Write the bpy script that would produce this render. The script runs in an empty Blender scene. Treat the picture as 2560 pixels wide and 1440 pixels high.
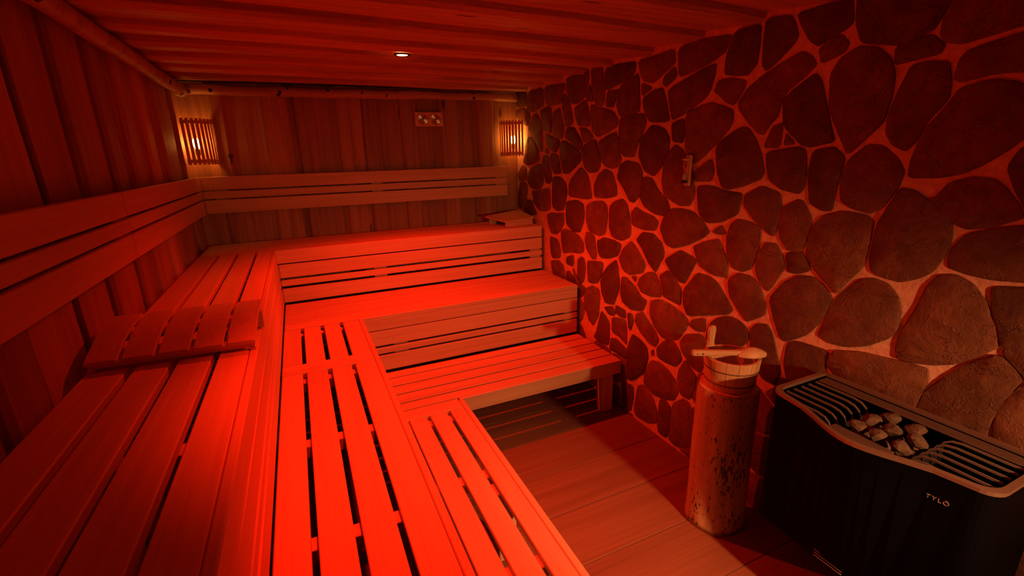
import bpy, bmesh, math, random
from mathutils import Vector, Matrix
random.seed(11)
S = bpy.context.scene
COL = S.collection
PI = math.pi

# ------------------------------------------------------------------ camera
CAM_POS = Vector((0.6826, -4.1324, 1.8086))
YAW, PITCH, ROLL, FPX = 0.4209, -0.2811, -0.0259, 1159.67
fw = Vector((math.sin(YAW)*math.cos(PITCH), math.cos(YAW)*math.cos(PITCH), math.sin(PITCH)))
rt = Vector((math.cos(YAW), -math.sin(YAW), 0.0)); up = rt.cross(fw)
r2 = rt*math.cos(ROLL) + up*math.sin(ROLL); u2 = -rt*math.sin(ROLL) + up*math.cos(ROLL)
cd = bpy.data.cameras.new('camera'); cam = bpy.data.objects.new('camera', cd); COL.objects.link(cam)
cam.matrix_world = Matrix(((r2.x, u2.x, -fw.x, CAM_POS.x), (r2.y, u2.y, -fw.y, CAM_POS.y), (r2.z, u2.z, -fw.z, CAM_POS.z), (0, 0, 0, 1)))
cd.sensor_width = 36.0; cd.sensor_fit = 'HORIZONTAL'; cd.lens = FPX/2560*36.0; cd.clip_start = 0.02
S.camera = cam

# ------------------------------------------------------------------ world, exposure
wd = bpy.data.worlds.new('world'); S.world = wd; wd.use_nodes = True
wd.node_tree.nodes['Background'].inputs[0].default_value = (0, 0, 0, 1)
wd.node_tree.nodes['Background'].inputs[1].default_value = 0.0
S.view_settings.view_transform = 'Standard'; S.view_settings.look = 'None'
S.view_settings.exposure = 0.0; S.view_settings.gamma = 1.0; S.view_settings.use_curve_mapping = False
S.cycles.max_bounces = 10; S.cycles.diffuse_bounces = 6

# light levels (the lamps themselves are built further down)
RED_COLOR = (1.0, 0.020, 0.003); RED_POWER = (175.0, 152.0); RED_CONE = (135.0, 72.0); RED_BLEND = (1.0, 1.0); RED_TILT = ((-0.10, -0.06), (0.0, 0.0))
WARM_COLOR = (1.0, 0.34, 0.115); WARM_POWER = 108.0; WARM_CORE = 215.0
BULB_COLOR = (1.0, 0.37, 0.065); BULB_STRENGTH = 50.0

# room sizes (metres)
W, H, DEPTH = 2.63, 2.335, 4.75
Z3, Z2, Z1 = 1.20, 0.805, 0.40
D3, D2, D1 = 0.544, 1.136, 1.716
E3, E2, E1 = 0.489, 0.957, 1.424
XR = 2.591; YEND = -4.40

# ------------------------------------------------------------------ materials
MATS = {}
def new_mat(name):
    m = bpy.data.materials.new(name); m.use_nodes = True; MATS[name] = m
    nt = m.node_tree; b = nt.nodes['Principled BSDF']
    return m, nt, b
def ramp(nt, stops):
    r = nt.nodes.new('ShaderNodeValToRGB')
    while len(r.color_ramp.elements) > 1: r.color_ramp.elements.remove(r.color_ramp.elements[-1])
    r.color_ramp.elements[0].position = stops[0][0]; r.color_ramp.elements[0].color = (*stops[0][1], 1)
    for p, c in stops[1:]:
        e = r.color_ramp.elements.new(p); e.color = (*c, 1)
    return r
def coords(nt, scale, rnd=True):
    tc = nt.nodes.new('ShaderNodeTexCoord'); mp = nt.nodes.new('ShaderNodeMapping')
    mp.inputs['Scale'].default_value = scale
    if rnd:
        oi = nt.nodes.new('ShaderNodeObjectInfo'); mu = nt.nodes.new('ShaderNodeVectorMath'); mu.operation = 'MULTIPLY_ADD'
        mu.inputs[1].default_value = (13.7, 29.3, 7.9)
        nt.links.new(oi.outputs['Random'], mu.inputs[0]); nt.links.new(tc.outputs['Object'], mu.inputs[2])
        nt.links.new(mu.outputs[0], mp.inputs['Vector'])
    else:
        nt.links.new(tc.outputs['Object'], mp.inputs['Vector'])
    return mp
def noise(nt, vec, scale, detail=4, rough=0.55, dist=0.0):
    n = nt.nodes.new('ShaderNodeTexNoise'); n.inputs['Scale'].default_value = scale; n.inputs['Detail'].default_value = detail
    n.inputs['Roughness'].default_value = rough; n.inputs['Distortion'].default_value = dist
    nt.links.new(vec.outputs[0], n.inputs['Vector']); return n
def mixc(nt, fac, a, b, mode='MIX'):
    m = nt.nodes.new('ShaderNodeMix'); m.data_type = 'RGBA'; m.blend_type = mode
    for s, v in ((0, fac), (6, a), (7, b)):
        if hasattr(v, 'links'): nt.links.new(v, m.inputs[s])
        else: m.inputs[s].default_value = v if s == 0 else (*v, 1)
    return m.outputs[2]
def bump(nt, b, h, strength, dist=0.004):
    bp = nt.nodes.new('ShaderNodeBump'); bp.inputs['Strength'].default_value = strength; bp.inputs['Distance'].default_value = dist
    nt.links.new(h, bp.inputs['Height']); nt.links.new(bp.outputs[0], b.inputs['Normal'])
def tint_random(nt, col, lo, hi):
    oi = nt.nodes.new('ShaderNodeObjectInfo'); mr = nt.nodes.new('ShaderNodeMapRange')
    mr.inputs[3].default_value = lo; mr.inputs[4].default_value = hi
    nt.links.new(oi.outputs['Random'], mr.inputs[0])
    vm = nt.nodes.new('ShaderNodeVectorMath'); vm.operation = 'SCALE'
    nt.links.new(col, vm.inputs[0]); nt.links.new(mr.outputs[0], vm.inputs['Scale']); return vm.outputs[0]
def wood(name, light, mid, dark, axis, rough=0.5, grain=9.0, lo=0.9, hi=1.08, bstr=0.12, knots=0.0, contrast=1.0):
    m, nt, b = new_mat(name)
    sc = [grain]*3; sc[axis] = grain*0.055
    mp = coords(nt, sc)
    n1 = noise(nt, mp, 1.6, 6, 0.6, 0.7)
    sc2 = [grain*7]*3; sc2[axis] = grain*0.12
    n2 = noise(nt, coords(nt, sc2), 1.6, 3, 0.6)
    r1 = ramp(nt, [(0.30, dark), (0.5, mid), (0.68, light)]); nt.links.new(n1.outputs[0], r1.inputs[0])
    r2_ = ramp(nt, [(0.25, (0.80,)*3), (0.7, (1.06,)*3)]); nt.links.new(n2.outputs[0], r2_.inputs[0])
    col = mixc(nt, contrast, r1.outputs[0], r2_.outputs[0], 'MULTIPLY')
    if knots:
        sk = [5.5]*3; sk[axis] = 1.7
        v = nt.nodes.new('ShaderNodeTexVoronoi'); v.inputs['Scale'].default_value = 1.0; v.inputs['Randomness'].default_value = 1.0
        nt.links.new(coords(nt, sk).outputs[0], v.inputs['Vector'])
        kr = ramp(nt, [(0.05, (1, 1, 1)), (0.115, (0, 0, 0))]); nt.links.new(v.outputs['Distance'], kr.inputs[0])
        mk = nt.nodes.new('ShaderNodeMath'); mk.operation = 'MULTIPLY'; mk.inputs[1].default_value = knots
        nt.links.new(kr.outputs[0], mk.inputs[0])
        col = mixc(nt, mk.outputs[0], col, tuple(c*0.25 for c in dark))
    col = tint_random(nt, col, lo, hi)
    nt.links.new(col, b.inputs['Base Color']); b.inputs['Roughness'].default_value = rough
    b.inputs['Specular IOR Level'].default_value = 0.3
    bump(nt, b, n2.outputs[0], bstr)
    return m
BL, BM, BD = (0.70, 0.44, 0.27), (0.66, 0.40, 0.24), (0.58, 0.34, 0.19)
bench = [wood('bench_wood_%s' % a, BL, BM, BD, i, 0.5, 7.0, 0.94, 1.05, 0.05, contrast=0.6) for i, a in enumerate('xyz')]
WL, WM_, WD_ = (0.52, 0.28, 0.145), (0.45, 0.23, 0.115), (0.31, 0.155, 0.072)
clad = [wood('cladding_wood_%s' % a, WL, WM_, WD_, i, 0.62, 9.0, 0.66, 1.18, 0.35, 0.9) for i, a in enumerate('xyz')]
ceilw = wood('ceiling_wood', (0.63, 0.36, 0.20), (0.55, 0.30, 0.16), (0.34, 0.175, 0.09), 0, 0.6, 9.0, 0.85, 1.1, 0.3, 0.85)
pine = [wood('pine_wood_%s' % a, (0.74, 0.50, 0.29), (0.70, 0.46, 0.26), (0.55, 0.32, 0.16), i, 0.5, 14.0, 0.95, 1.05, 0.08) for i, a in enumerate('xyz')]
tilew = wood('floor_tile_wood_look', (0.250, 0.106, 0.060), (0.228, 0.094, 0.053), (0.186, 0.074, 0.041), 0, 0.42, 5.0, 0.93, 1.06, 0.10, 0.25)
polew = wood('peeled_pole_wood', (0.50, 0.31, 0.18), (0.42, 0.25, 0.14), (0.28, 0.15, 0.08), 0, 0.55, 8.0, 0.9, 1.05, 0.25, 0.3)

def log_material():
    m, nt, b = new_mat('log_wood')
    n1 = noise(nt, coords(nt, (9, 9, 0.8)), 1.6, 6, 0.6, 0.5)
    r1 = ramp(nt, [(0.3, (0.34, 0.19, 0.09)), (0.55, (0.55, 0.34, 0.18)), (0.75, (0.66, 0.43, 0.24))]); nt.links.new(n1.outputs[0], r1.inputs[0])
    n2 = noise(nt, coords(nt, (46, 46, 15)), 2.0, 3, 0.6)
    n3 = noise(nt, coords(nt, (7, 7, 2.2)), 1.5, 2, 0.5)
    ad = nt.nodes.new('ShaderNodeMath'); ad.operation = 'MULTIPLY_ADD'; ad.inputs[1].default_value = 0.55
    nt.links.new(n3.outputs[0], ad.inputs[0]); nt.links.new(n2.outputs[0], ad.inputs[2])
    sp = ramp(nt, [(0.955, (0, 0, 0)), (1.0, (1, 1, 1))]); nt.links.new(ad.outputs[0], sp.inputs[0])
    sp.color_ramp.elements[0].position = 0.865; sp.color_ramp.elements[1].position = 0.93
    col = mixc(nt, sp.outputs[0], r1.outputs[0], (0.05, 0.025, 0.015))
    nt.links.new(col, b.inputs['Base Color']); b.inputs['Roughness'].default_value = 0.6
    bump(nt, b, n1.outputs[0], 0.4, 0.006); return m
logm = log_material()

def stone_material():
    m, nt, b = new_mat('field_stone')
    n1 = noise(nt, coords(nt, (1, 1, 1)), 9.0, 8, 0.65, 0.4)
    r1 = ramp(nt, [(0.3, (0.145, 0.064, 0.036)), (0.5, (0.215, 0.094, 0.050)), (0.7, (0.30, 0.138, 0.074))]); nt.links.new(n1.outputs[0], r1.inputs[0])
    # thin pale veins
    nw = noise(nt, coords(nt, (1, 1, 1)), 4.5, 5, 0.6, 1.4)
    vr = ramp(nt, [(0.488, (0, 0, 0)), (0.5, (1, 1, 1)), (0.512, (0, 0, 0))]); nt.links.new(nw.outputs[0], vr.inputs[0])
    vf = nt.nodes.new('ShaderNodeMath'); vf.operation = 'MULTIPLY'; vf.inputs[1].default_value = 0.30; nt.links.new(vr.outputs[0], vf.inputs[0])
    col = mixc(nt, vf.outputs[0], r1.outputs[0], (0.42, 0.29, 0.19))
    col = tint_random(nt, col, 0.62, 1.15)
    nt.links.new(col, b.inputs['Base Color']); b.inputs['Roughness'].default_value = 0.62; b.inputs['Specular IOR Level'].default_value = 0.35
    n2 = noise(nt, coords(nt, (1, 1, 1)), 14.0, 9, 0.68, 0.8)
    ad = nt.nodes.new('ShaderNodeMath'); ad.operation = 'MULTIPLY_ADD'; ad.inputs[1].default_value = 0.35
    nt.links.new(vr.outputs[0], ad.inputs[0]); nt.links.new(n2.outputs[0], ad.inputs[2])
    bump(nt, b, ad.outputs[0], 0.8, 0.014); return m
stonem = stone_material()
def simple(name, color, rough=0.5, metal=0.0, spec=0.5, nscale=0, namt=0.15, bstr=0.0, bdist=0.003):
    m, nt, b = new_mat(name)
    if nscale:
        n = noise(nt, coords(nt, (1, 1, 1)), nscale, 6, 0.6)
        r = ramp(nt, [(0.3, tuple(c*(1-namt) for c in color)), (0.7, tuple(min(1, c*(1+namt)) for c in color))]); nt.links.new(n.outputs[0], r.inputs[0])
        nt.links.new(r.outputs[0], b.inputs['Base Color'])
        if bstr: bump(nt, b, n.outputs[0], bstr, bdist)
    else: b.inputs['Base Color'].default_value = (*color, 1)
    b.inputs['Roughness'].default_value = rough; b.inputs['Metallic'].default_value = metal; b.inputs['Specular IOR Level'].default_value = spec
    return m
mortar = simple('mortar', (0.80, 0.53, 0.37), 0.85, 0, 0.2, 38.0, 0.18, 0.6, 0.006)
grout = simple('floor_grout', (0.10, 0.07, 0.05), 0.8, 0, 0.2, 30, 0.2)
backing = simple('backing_board', (0.10, 0.055, 0.03), 0.8, 0, 0.2, 12, 0.25)
blackm = simple('black_enamel', (0.002, 0.002, 0.004), 0.55, 0.0, 0.05, 60, 0.1)
rimm = simple('brushed_steel_rim', (0.40, 0.29, 0.23), 0.36, 0.7, 0.5, 80, 0.06)
finm = simple('grille_steel', (0.40, 0.33, 0.29), 0.4, 0.6, 0.5, 50, 0.08)
darkin = simple('dark_interior', (0.015, 0.015, 0.017), 0.7, 0, 0.2, 20, 0.2)
rockm = simple('heater_rock', (0.115, 0.080, 0.056), 0.8, 0, 0.3, 22, 0.45, 0.8, 0.01)
panelm = simple('heater_top_panel', (0.14, 0.10, 0.085), 0.5, 0.35, 0.5, 40, 0.08)
iron = simple('dark_iron', (0.03, 0.028, 0.026), 0.5, 0.8, 0.5, 50, 0.2)
blackplastic = simple('black_plastic', (0.012, 0.012, 0.012), 0.4, 0, 0.4, 40, 0.1)
hoopm = simple('hoop_dark', (0.16, 0.085, 0.05), 0.5, 0.0, 0.4, 50, 0.15)
letterm = simple('badge_letters', (0.42, 0.30, 0.24), 0.35, 0.4, 0.5, 50, 0.05)
def dial_material():
    m, nt, b = new_mat('spun_metal_dial')
    n = noise(nt, coords(nt, (1, 1, 1)), 90, 2); r = ramp(nt, [(0.3, (0.62, 0.52, 0.40)), (0.7, (0.72, 0.60, 0.47))])
    nt.links.new(n.outputs[0], r.inputs[0]); nt.links.new(r.outputs[0], b.inputs['Base Color'])
    b.inputs['Metallic'].default_value = 1.0; b.inputs['Roughness'].default_value = 0.33; b.inputs['Anisotropic'].default_value = 0.9
    tg = nt.nodes.new('ShaderNodeTangent'); tg.direction_type = 'RADIAL'; tg.axis = 'Y'
    nt.links.new(tg.outputs[0], b.inputs['Tangent']); return m
dialm = dial_material()
def glass_material():
    m, nt, b = new_mat('clear_glass'); n = noise(nt, coords(nt, (1, 1, 1)), 20, 2)
    r = ramp(nt, [(0, (0.9, 0.95, 0.93)), (1, (1, 1, 1))]); nt.links.new(n.outputs[0], r.inputs[0]); nt.links.new(r.outputs[0], b.inputs['Base Color'])
    b.inputs['Transmission Weight'].default_value = 1.0; b.inputs['Roughness'].default_value = 0.02; return m
glassm = glass_material()
sandm = simple('timer_sand', (0.75, 0.6, 0.45), 0.9, 0, 0.1, 200, 0.2)
def emit(name, color, strength):
    m, nt, b = new_mat(name)
    n = noise(nt, coords(nt, (1, 1, 1)), 5, 1); r = ramp(nt, [(0, color), (1, color)]); nt.links.new(n.outputs[0], r.inputs[0])
    b.inputs['Base Color'].default_value = (0.8, 0.8, 0.8, 1)
    nt.links.new(r.outputs[0], b.inputs['Emission Color']); b.inputs['Emission Strength'].default_value = strength; return m
bulbm = emit('lit_bulb', BULB_COLOR, BULB_STRENGTH)
redlens = emit('red_lens', (1.0, 0.10, 0.03), 40.0)
warmlens = emit('warm_lens', (1.0, 0.5, 0.2), 12.0)

# ------------------------------------------------------------------ object helpers
def link(name, me, parent=None, loc=(0, 0, 0), rot=(0, 0, 0)):
    o = bpy.data.objects.new(name, me); COL.objects.link(o); o.location = loc; o.rotation_euler = rot
    if parent is not None: o.parent = parent
    return o
def mesh(name, vs, fs, mat, smooth=False):
    me = bpy.data.meshes.new(name); me.from_pydata([tuple(v) for v in vs], [], fs); me.update()
    bm = bmesh.new(); bm.from_mesh(me); bmesh.ops.recalc_face_normals(bm, faces=bm.faces); bm.to_mesh(me); bm.free()
    if smooth:
        for p in me.polygons: p.use_smooth = True
    me.materials.append(mat); return me
_cache = {}
def cbox_mesh(d, mat, ch=0.003):
    key = (tuple(round(x, 4) for x in d), mat.name, ch)
    if key in _cache: return _cache[key]
    hx, hy, hz = (x/2 for x in d); ch = min(ch, min(d)*0.3)
    bm = bmesh.new(); bmesh.ops.create_cube(bm, size=1.0)
    for v in bm.verts: v.co = Vector((v.co.x*2*hx, v.co.y*2*hy, v.co.z*2*hz))
    if ch > 0: bmesh.ops.bevel(bm, geom=bm.edges[:], offset=ch, segments=1, affect='EDGES', profile=0.5)
    me = bpy.data.meshes.new('box'); bm.to_mesh(me); bm.free(); me.materials.append(mat); _cache[key] = me; return me
def box(name, x0, x1, y0, y1, z0, z1, mat, parent=None, ch=0.003, origin=(0, 0, 0)):
    """board given by its room extents; parent's world origin is subtracted"""
    d = (abs(x1-x0), abs(y1-y0), abs(z1-z0)); c = ((x0+x1)/2-origin[0], (y0+y1)/2-origin[1], (z0+z1)/2-origin[2])
    return link(name, cbox_mesh(d, mat, ch), parent, c)
def tag(o, label, cat, group=None):
    o['label'] = label; o['category'] = cat
    if group: o['group'] = group
    return o
def thing(name, label, cat, loc=(0, 0, 0), rot=(0, 0, 0), group=None):
    return tag(link(name, None, None, loc, rot), label, cat, group)
def struct(o): o['kind'] = 'structure'; return o
def lathe(prof, n=32, closed=False):
    vs, fs = [], []
    for r, z in prof:
        for k in range(n):
            a = 2*PI*k/n; vs.append((r*math.cos(a), r*math.sin(a), z))
    m = len(prof)
    for i in range(m-1 + (1 if closed else 0)):
        j = (i+1) % m
        for k in range(n):
            k2 = (k+1) % n; fs.append((i*n+k, i*n+k2, j*n+k2, j*n+k))
    if not closed:
        fs.append(tuple(range(n))); fs.append(tuple((m-1)*n+k for k in range(n)))
    return vs, fs
def tube(path, rad, n=10):
    """tube along points with a radius per point"""
    vs, fs = [], []; pts = [Vector(p) for p in path]
    ref = Vector((0.123, 0.9, 0.4))
    for i, p in enumerate(pts):
        t = (pts[min(i+1, len(pts)-1)] - pts[max(i-1, 0)]).normalized()
        a = t.cross(ref).normalized(); b = t.cross(a).normalized(); r = rad[i] if hasattr(rad, '__len__') else rad
        for k in range(n):
            w = 2*PI*k/n; vs.append(p + a*(r*math.cos(w)) + b*(r*math.sin(w)))
    for i in range(len(pts)-1):
        for k in range(n):
            k2 = (k+1) % n; fs.append((i*n+k, i*n+k2, (i+1)*n+k2, (i+1)*n+k))
    fs.append(tuple(range(n))); fs.append(tuple((len(pts)-1)*n+k for k in range(n)))
    return vs, fs
def prism(outline, z0, z1):
    n = len(outline); vs = [(x, y, z0) for x, y in outline] + [(x, y, z1) for x, y in outline]
    fs = [(i, (i+1) % n, n+(i+1) % n, n+i) for i in range(n)] + [tuple(range(n)), tuple(range(n, 2*n))]
    return vs, fs

# outlines (y, z) of the field stones on the right wall
STONES=[
[(-0.000,2.354),(-0.216,2.326),(-0.192,2.208),(-0.000,2.222)],
[(-0.255,2.321),(-0.507,2.327),(-0.522,2.182),(-0.371,2.162),(-0.321,2.156),(-0.211,2.179),(-0.226,2.243)],
[(-0.553,2.326),(-0.859,2.310),(-0.857,2.259),(-0.824,2.249),(-0.805,2.170),(-0.674,2.178),(-0.580,2.177),(-0.546,2.251)],
[(-0.887,2.338),(-1.035,2.348),(-1.177,2.352),(-1.183,2.288),(-1.148,2.228),(-1.128,2.182),(-1.040,2.156),(-0.966,2.159),(-0.923,2.205),(-0.888,2.260)],
[(-1.197,2.261),(-1.237,2.175),(-1.238,2.149),(-1.171,2.154),(-1.153,2.188)],
[(-1.210,2.347),(-1.285,2.348),(-1.343,2.343),(-1.358,2.264),(-1.374,2.180),(-1.365,2.119),(-1.343,2.111),(-1.287,2.118),(-1.258,2.160),(-1.235,2.217)],
[(-1.372,2.328),(-1.495,2.332),(-1.682,2.318),(-1.668,2.254),(-1.553,2.225),(-1.417,2.201),(-1.378,2.206)],
[(-1.414,2.187),(-1.528,2.182),(-1.506,2.141),(-1.470,2.088),(-1.404,2.099),(-1.395,2.124)],
[(-1.554,2.202),(-1.622,2.227),(-1.714,2.247),(-1.739,2.044),(-1.684,2.032),(-1.545,2.025),(-1.514,2.094),(-1.531,2.170)],
[(-0.000,2.192),(-0.137,2.197),(-0.256,2.153),(-0.274,2.113),(-0.219,2.045),(-0.090,2.081),(-0.006,2.133)],
[(-0.333,2.130),(-0.395,2.131),(-0.455,2.078),(-0.490,1.997),(-0.500,1.884),(-0.499,1.824),(-0.451,1.831),(-0.377,1.904),(-0.315,1.956),(-0.251,2.004),(-0.252,2.043)],
[(-0.222,1.943),(-0.288,1.941),(-0.364,1.882),(-0.426,1.820),(-0.437,1.748),(-0.360,1.731),(-0.227,1.712),(-0.117,1.735),(-0.155,1.812),(-0.179,1.882)],
[(-0.457,2.147),(-0.551,2.162),(-0.646,2.158),(-0.651,2.065),(-0.651,1.962),(-0.514,2.001),(-0.491,2.076)],
[(-0.679,2.118),(-0.790,2.142),(-0.829,2.032),(-0.854,1.992),(-0.822,1.920),(-0.770,1.918),(-0.690,1.950),(-0.671,2.043)],
[(-0.859,2.240),(-0.928,2.172),(-0.956,2.099),(-0.988,2.022),(-0.921,2.007),(-0.877,2.005),(-0.856,2.069),(-0.825,2.139),(-0.830,2.215)],
[(-1.004,2.123),(-1.146,2.163),(-1.177,2.107),(-1.201,2.043),(-1.199,1.984),(-1.053,2.002),(-1.015,2.067)],
[(-1.210,2.117),(-1.247,2.122),(-1.304,2.095),(-1.351,2.087),(-1.465,2.060),(-1.521,2.011),(-1.520,1.966),(-1.435,1.938),(-1.305,1.910),(-1.241,1.957),(-1.222,2.024)],
[(-0.912,1.991),(-0.998,1.983),(-1.046,1.939),(-1.097,1.893),(-1.116,1.864),(-1.072,1.823),(-0.981,1.877),(-0.868,1.923),(-0.882,1.966)],
[(-1.076,1.978),(-1.152,1.970),(-1.217,1.940),(-1.248,1.908),(-1.210,1.893),(-1.133,1.882),(-1.114,1.917)],
[(-0.548,1.965),(-0.640,1.940),(-0.728,1.913),(-0.779,1.900),(-0.779,1.861),(-0.728,1.818),(-0.650,1.830),(-0.571,1.871)],
[(-0.555,1.853),(-0.622,1.817),(-0.582,1.803),(-0.541,1.818)],
[(-0.817,1.892),(-0.873,1.891),(-0.992,1.845),(-1.063,1.816),(-1.091,1.778),(-1.092,1.742),(-0.995,1.692),(-0.927,1.656),(-0.851,1.654),(-0.808,1.754),(-0.792,1.815)],
[(-0.639,1.801),(-0.695,1.805),(-0.758,1.785),(-0.790,1.707),(-0.810,1.653),(-0.708,1.645),(-0.667,1.684),(-0.622,1.754)],
[(-0.511,1.786),(-0.599,1.786),(-0.610,1.721),(-0.647,1.657),(-0.658,1.593),(-0.615,1.564),(-0.556,1.572),(-0.532,1.633),(-0.498,1.720)],
[(-1.117,1.834),(-1.164,1.863),(-1.261,1.887),(-1.294,1.870),(-1.313,1.821),(-1.349,1.718),(-1.313,1.679),(-1.223,1.668),(-1.157,1.697),(-1.128,1.754),(-1.099,1.808)],
[(-1.330,1.871),(-1.414,1.903),(-1.512,1.928),(-1.534,1.879),(-1.548,1.804),(-1.577,1.762),(-1.553,1.729),(-1.527,1.709),(-1.478,1.704),(-1.416,1.717),(-1.361,1.758),(-1.337,1.821)],
[(-1.553,2.009),(-1.659,2.020),(-1.778,2.015),(-1.802,1.964),(-1.763,1.894),(-1.724,1.833),(-1.709,1.777),(-1.606,1.780),(-1.568,1.812),(-1.545,1.912)],
[(-0.050,1.545),(-0.152,1.550),(-0.204,1.516),(-0.175,1.410),(-0.130,1.364),(-0.120,1.313),(-0.023,1.304),(-0.000,1.429)],
[(-0.151,1.347),(-0.188,1.396),(-0.291,1.389),(-0.317,1.343),(-0.388,1.283),(-0.253,1.263),(-0.111,1.261)],
[(-0.294,1.684),(-0.436,1.719),(-0.495,1.693),(-0.511,1.621),(-0.505,1.553),(-0.444,1.508),(-0.302,1.504),(-0.215,1.552),(-0.210,1.618)],
[(-0.002,1.630),(-0.101,1.702),(-0.178,1.682),(-0.179,1.611),(-0.153,1.574),(-0.029,1.560)],
[(-0.301,1.482),(-0.444,1.490),(-0.608,1.522),(-0.628,1.460),(-0.627,1.347),(-0.529,1.325),(-0.434,1.324),(-0.331,1.380)],
[(-0.683,1.615),(-0.793,1.619),(-0.882,1.575),(-0.902,1.504),(-0.884,1.445),(-0.856,1.369),(-0.751,1.349),(-0.677,1.380),(-0.672,1.517)],
[(-1.098,1.704),(-1.198,1.640),(-1.252,1.487),(-1.168,1.476),(-0.936,1.478),(-0.942,1.583)],
[(-1.410,1.690),(-1.490,1.666),(-1.540,1.574),(-1.543,1.523),(-1.435,1.503),(-1.293,1.497),(-1.283,1.579),(-1.336,1.653)],
[(-1.571,1.720),(-1.639,1.744),(-1.744,1.730),(-1.788,1.683),(-1.790,1.603),(-1.769,1.537),(-1.723,1.497),(-1.682,1.504),(-1.626,1.570),(-1.544,1.643)],
[(-0.895,1.430),(-1.048,1.452),(-1.138,1.430),(-1.154,1.366),(-1.142,1.295),(-1.097,1.220),(-1.005,1.213),(-0.900,1.255),(-0.891,1.340)],
[(-1.188,1.424),(-1.274,1.459),(-1.389,1.470),(-1.434,1.445),(-1.448,1.378),(-1.428,1.258),(-1.360,1.229),(-1.228,1.245),(-1.190,1.325)],
[(-1.473,1.440),(-1.528,1.479),(-1.613,1.502),(-1.654,1.473),(-1.686,1.403),(-1.706,1.318),(-1.702,1.276),(-1.630,1.239),(-1.579,1.236),(-1.512,1.249),(-1.481,1.298)],
[(-0.583,1.292),(-0.660,1.318),(-0.751,1.319),(-0.854,1.339),(-0.855,1.250),(-0.793,1.182),(-0.717,1.149),(-0.650,1.151),(-0.604,1.225)],
[(-0.823,1.184),(-0.882,1.208),(-0.985,1.201),(-1.082,1.183),(-1.147,1.142),(-1.154,1.071),(-1.087,1.049),(-1.008,1.045),(-0.937,1.032),(-0.857,1.007),(-0.833,1.081)],
[(-1.190,1.224),(-1.240,1.226),(-1.297,1.209),(-1.310,1.138),(-1.329,1.057),(-1.275,1.043),(-1.203,1.105),(-1.178,1.167)],
[(-1.341,1.182),(-1.418,1.217),(-1.528,1.215),(-1.613,1.201),(-1.596,1.153),(-1.569,1.117),(-1.473,1.085),(-1.388,1.074),(-1.352,1.115)],
[(-0.635,1.113),(-0.749,1.101),(-0.791,1.062),(-0.808,0.986),(-0.791,0.958),(-0.682,0.934),(-0.649,0.962),(-0.633,1.042)],
[(-0.646,0.899),(-0.775,0.926),(-0.859,0.897),(-0.873,0.827),(-0.798,0.763),(-0.706,0.741),(-0.658,0.839)],
[(-0.906,0.980),(-1.007,1.016),(-1.018,0.959),(-0.999,0.928),(-0.909,0.927)],
[(-1.079,0.992),(-1.127,1.021),(-1.165,1.013),(-1.186,0.950),(-1.170,0.850),(-1.114,0.804),(-1.073,0.849)],
[(-0.908,0.855),(-0.950,0.870),(-1.017,0.834),(-1.038,0.795),(-0.952,0.764),(-0.908,0.789)],
[(-1.224,1.008),(-1.292,1.018),(-1.414,1.036),(-1.395,0.944),(-1.350,0.874),(-1.284,0.854),(-1.230,0.854),(-1.219,0.946)],
[(-1.464,1.008),(-1.566,1.085),(-1.591,1.026),(-1.610,0.906),(-1.579,0.820),(-1.559,0.767),(-1.461,0.749),(-1.418,0.807),(-1.397,0.894),(-1.418,0.949)],
[(-1.632,1.164),(-1.715,1.239),(-1.771,1.204),(-1.864,1.119),(-1.845,1.061),(-1.719,1.019),(-1.649,1.038),(-1.601,1.103)],
[(-1.195,0.778),(-1.282,0.826),(-1.367,0.822),(-1.385,0.757),(-1.374,0.629),(-1.312,0.525),(-1.259,0.547),(-1.202,0.629),(-1.180,0.711)],
[(-1.644,0.977),(-1.690,0.984),(-1.774,0.945),(-1.846,0.891),(-1.895,0.886),(-1.877,0.829),(-1.853,0.801),(-1.750,0.784),(-1.663,0.806),(-1.631,0.863)],
[(-1.741,1.006),(-1.788,1.019),(-1.779,0.979)],
[(-1.823,1.011),(-1.886,1.060),(-1.956,1.080),(-1.996,1.028),(-2.026,0.944),(-1.935,0.928),(-1.848,0.931),(-1.813,0.966)],
[(-2.005,1.070),(-2.072,1.117),(-2.140,1.069),(-2.180,1.031),(-2.184,0.939),(-2.110,0.950),(-2.044,0.958),(-2.026,1.018)],
[(-2.041,1.179),(-2.156,1.253),(-2.247,1.233),(-2.277,1.216),(-2.245,1.157),(-2.204,1.081),(-2.165,1.079),(-2.085,1.131)],
[(-1.771,1.256),(-1.828,1.311),(-1.926,1.313),(-1.997,1.269),(-2.025,1.217),(-1.977,1.118),(-1.958,1.091),(-1.895,1.134),(-1.827,1.215)],
[(-2.250,1.293),(-2.332,1.330),(-2.416,1.356),(-2.437,1.319),(-2.479,1.243),(-2.487,1.177),(-2.405,1.172),(-2.312,1.196),(-2.280,1.240)],
[(-2.468,1.377),(-2.483,1.440),(-2.517,1.470),(-2.579,1.465),(-2.643,1.447),(-2.646,1.380),(-2.639,1.302),(-2.614,1.249),(-2.573,1.227),(-2.518,1.235),(-2.479,1.285)],
[(-2.208,1.030),(-2.297,1.151),(-2.381,1.148),(-2.435,1.125),(-2.493,1.067),(-2.540,1.017),(-2.515,0.983),(-2.377,0.940),(-2.258,0.895),(-2.222,0.939)],
[(-2.510,1.171),(-2.560,1.206),(-2.627,1.205),(-2.675,1.171),(-2.717,1.097),(-2.721,1.047),(-2.670,1.010),(-2.630,0.984),(-2.587,1.017),(-2.522,1.084),(-2.507,1.137)],
[(-1.942,0.890),(-2.021,0.920),(-2.114,0.913),(-2.201,0.890),(-2.254,0.866),(-2.240,0.807),(-2.185,0.729),(-2.103,0.691),(-2.045,0.696),(-1.980,0.743),(-1.938,0.802)],
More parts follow.
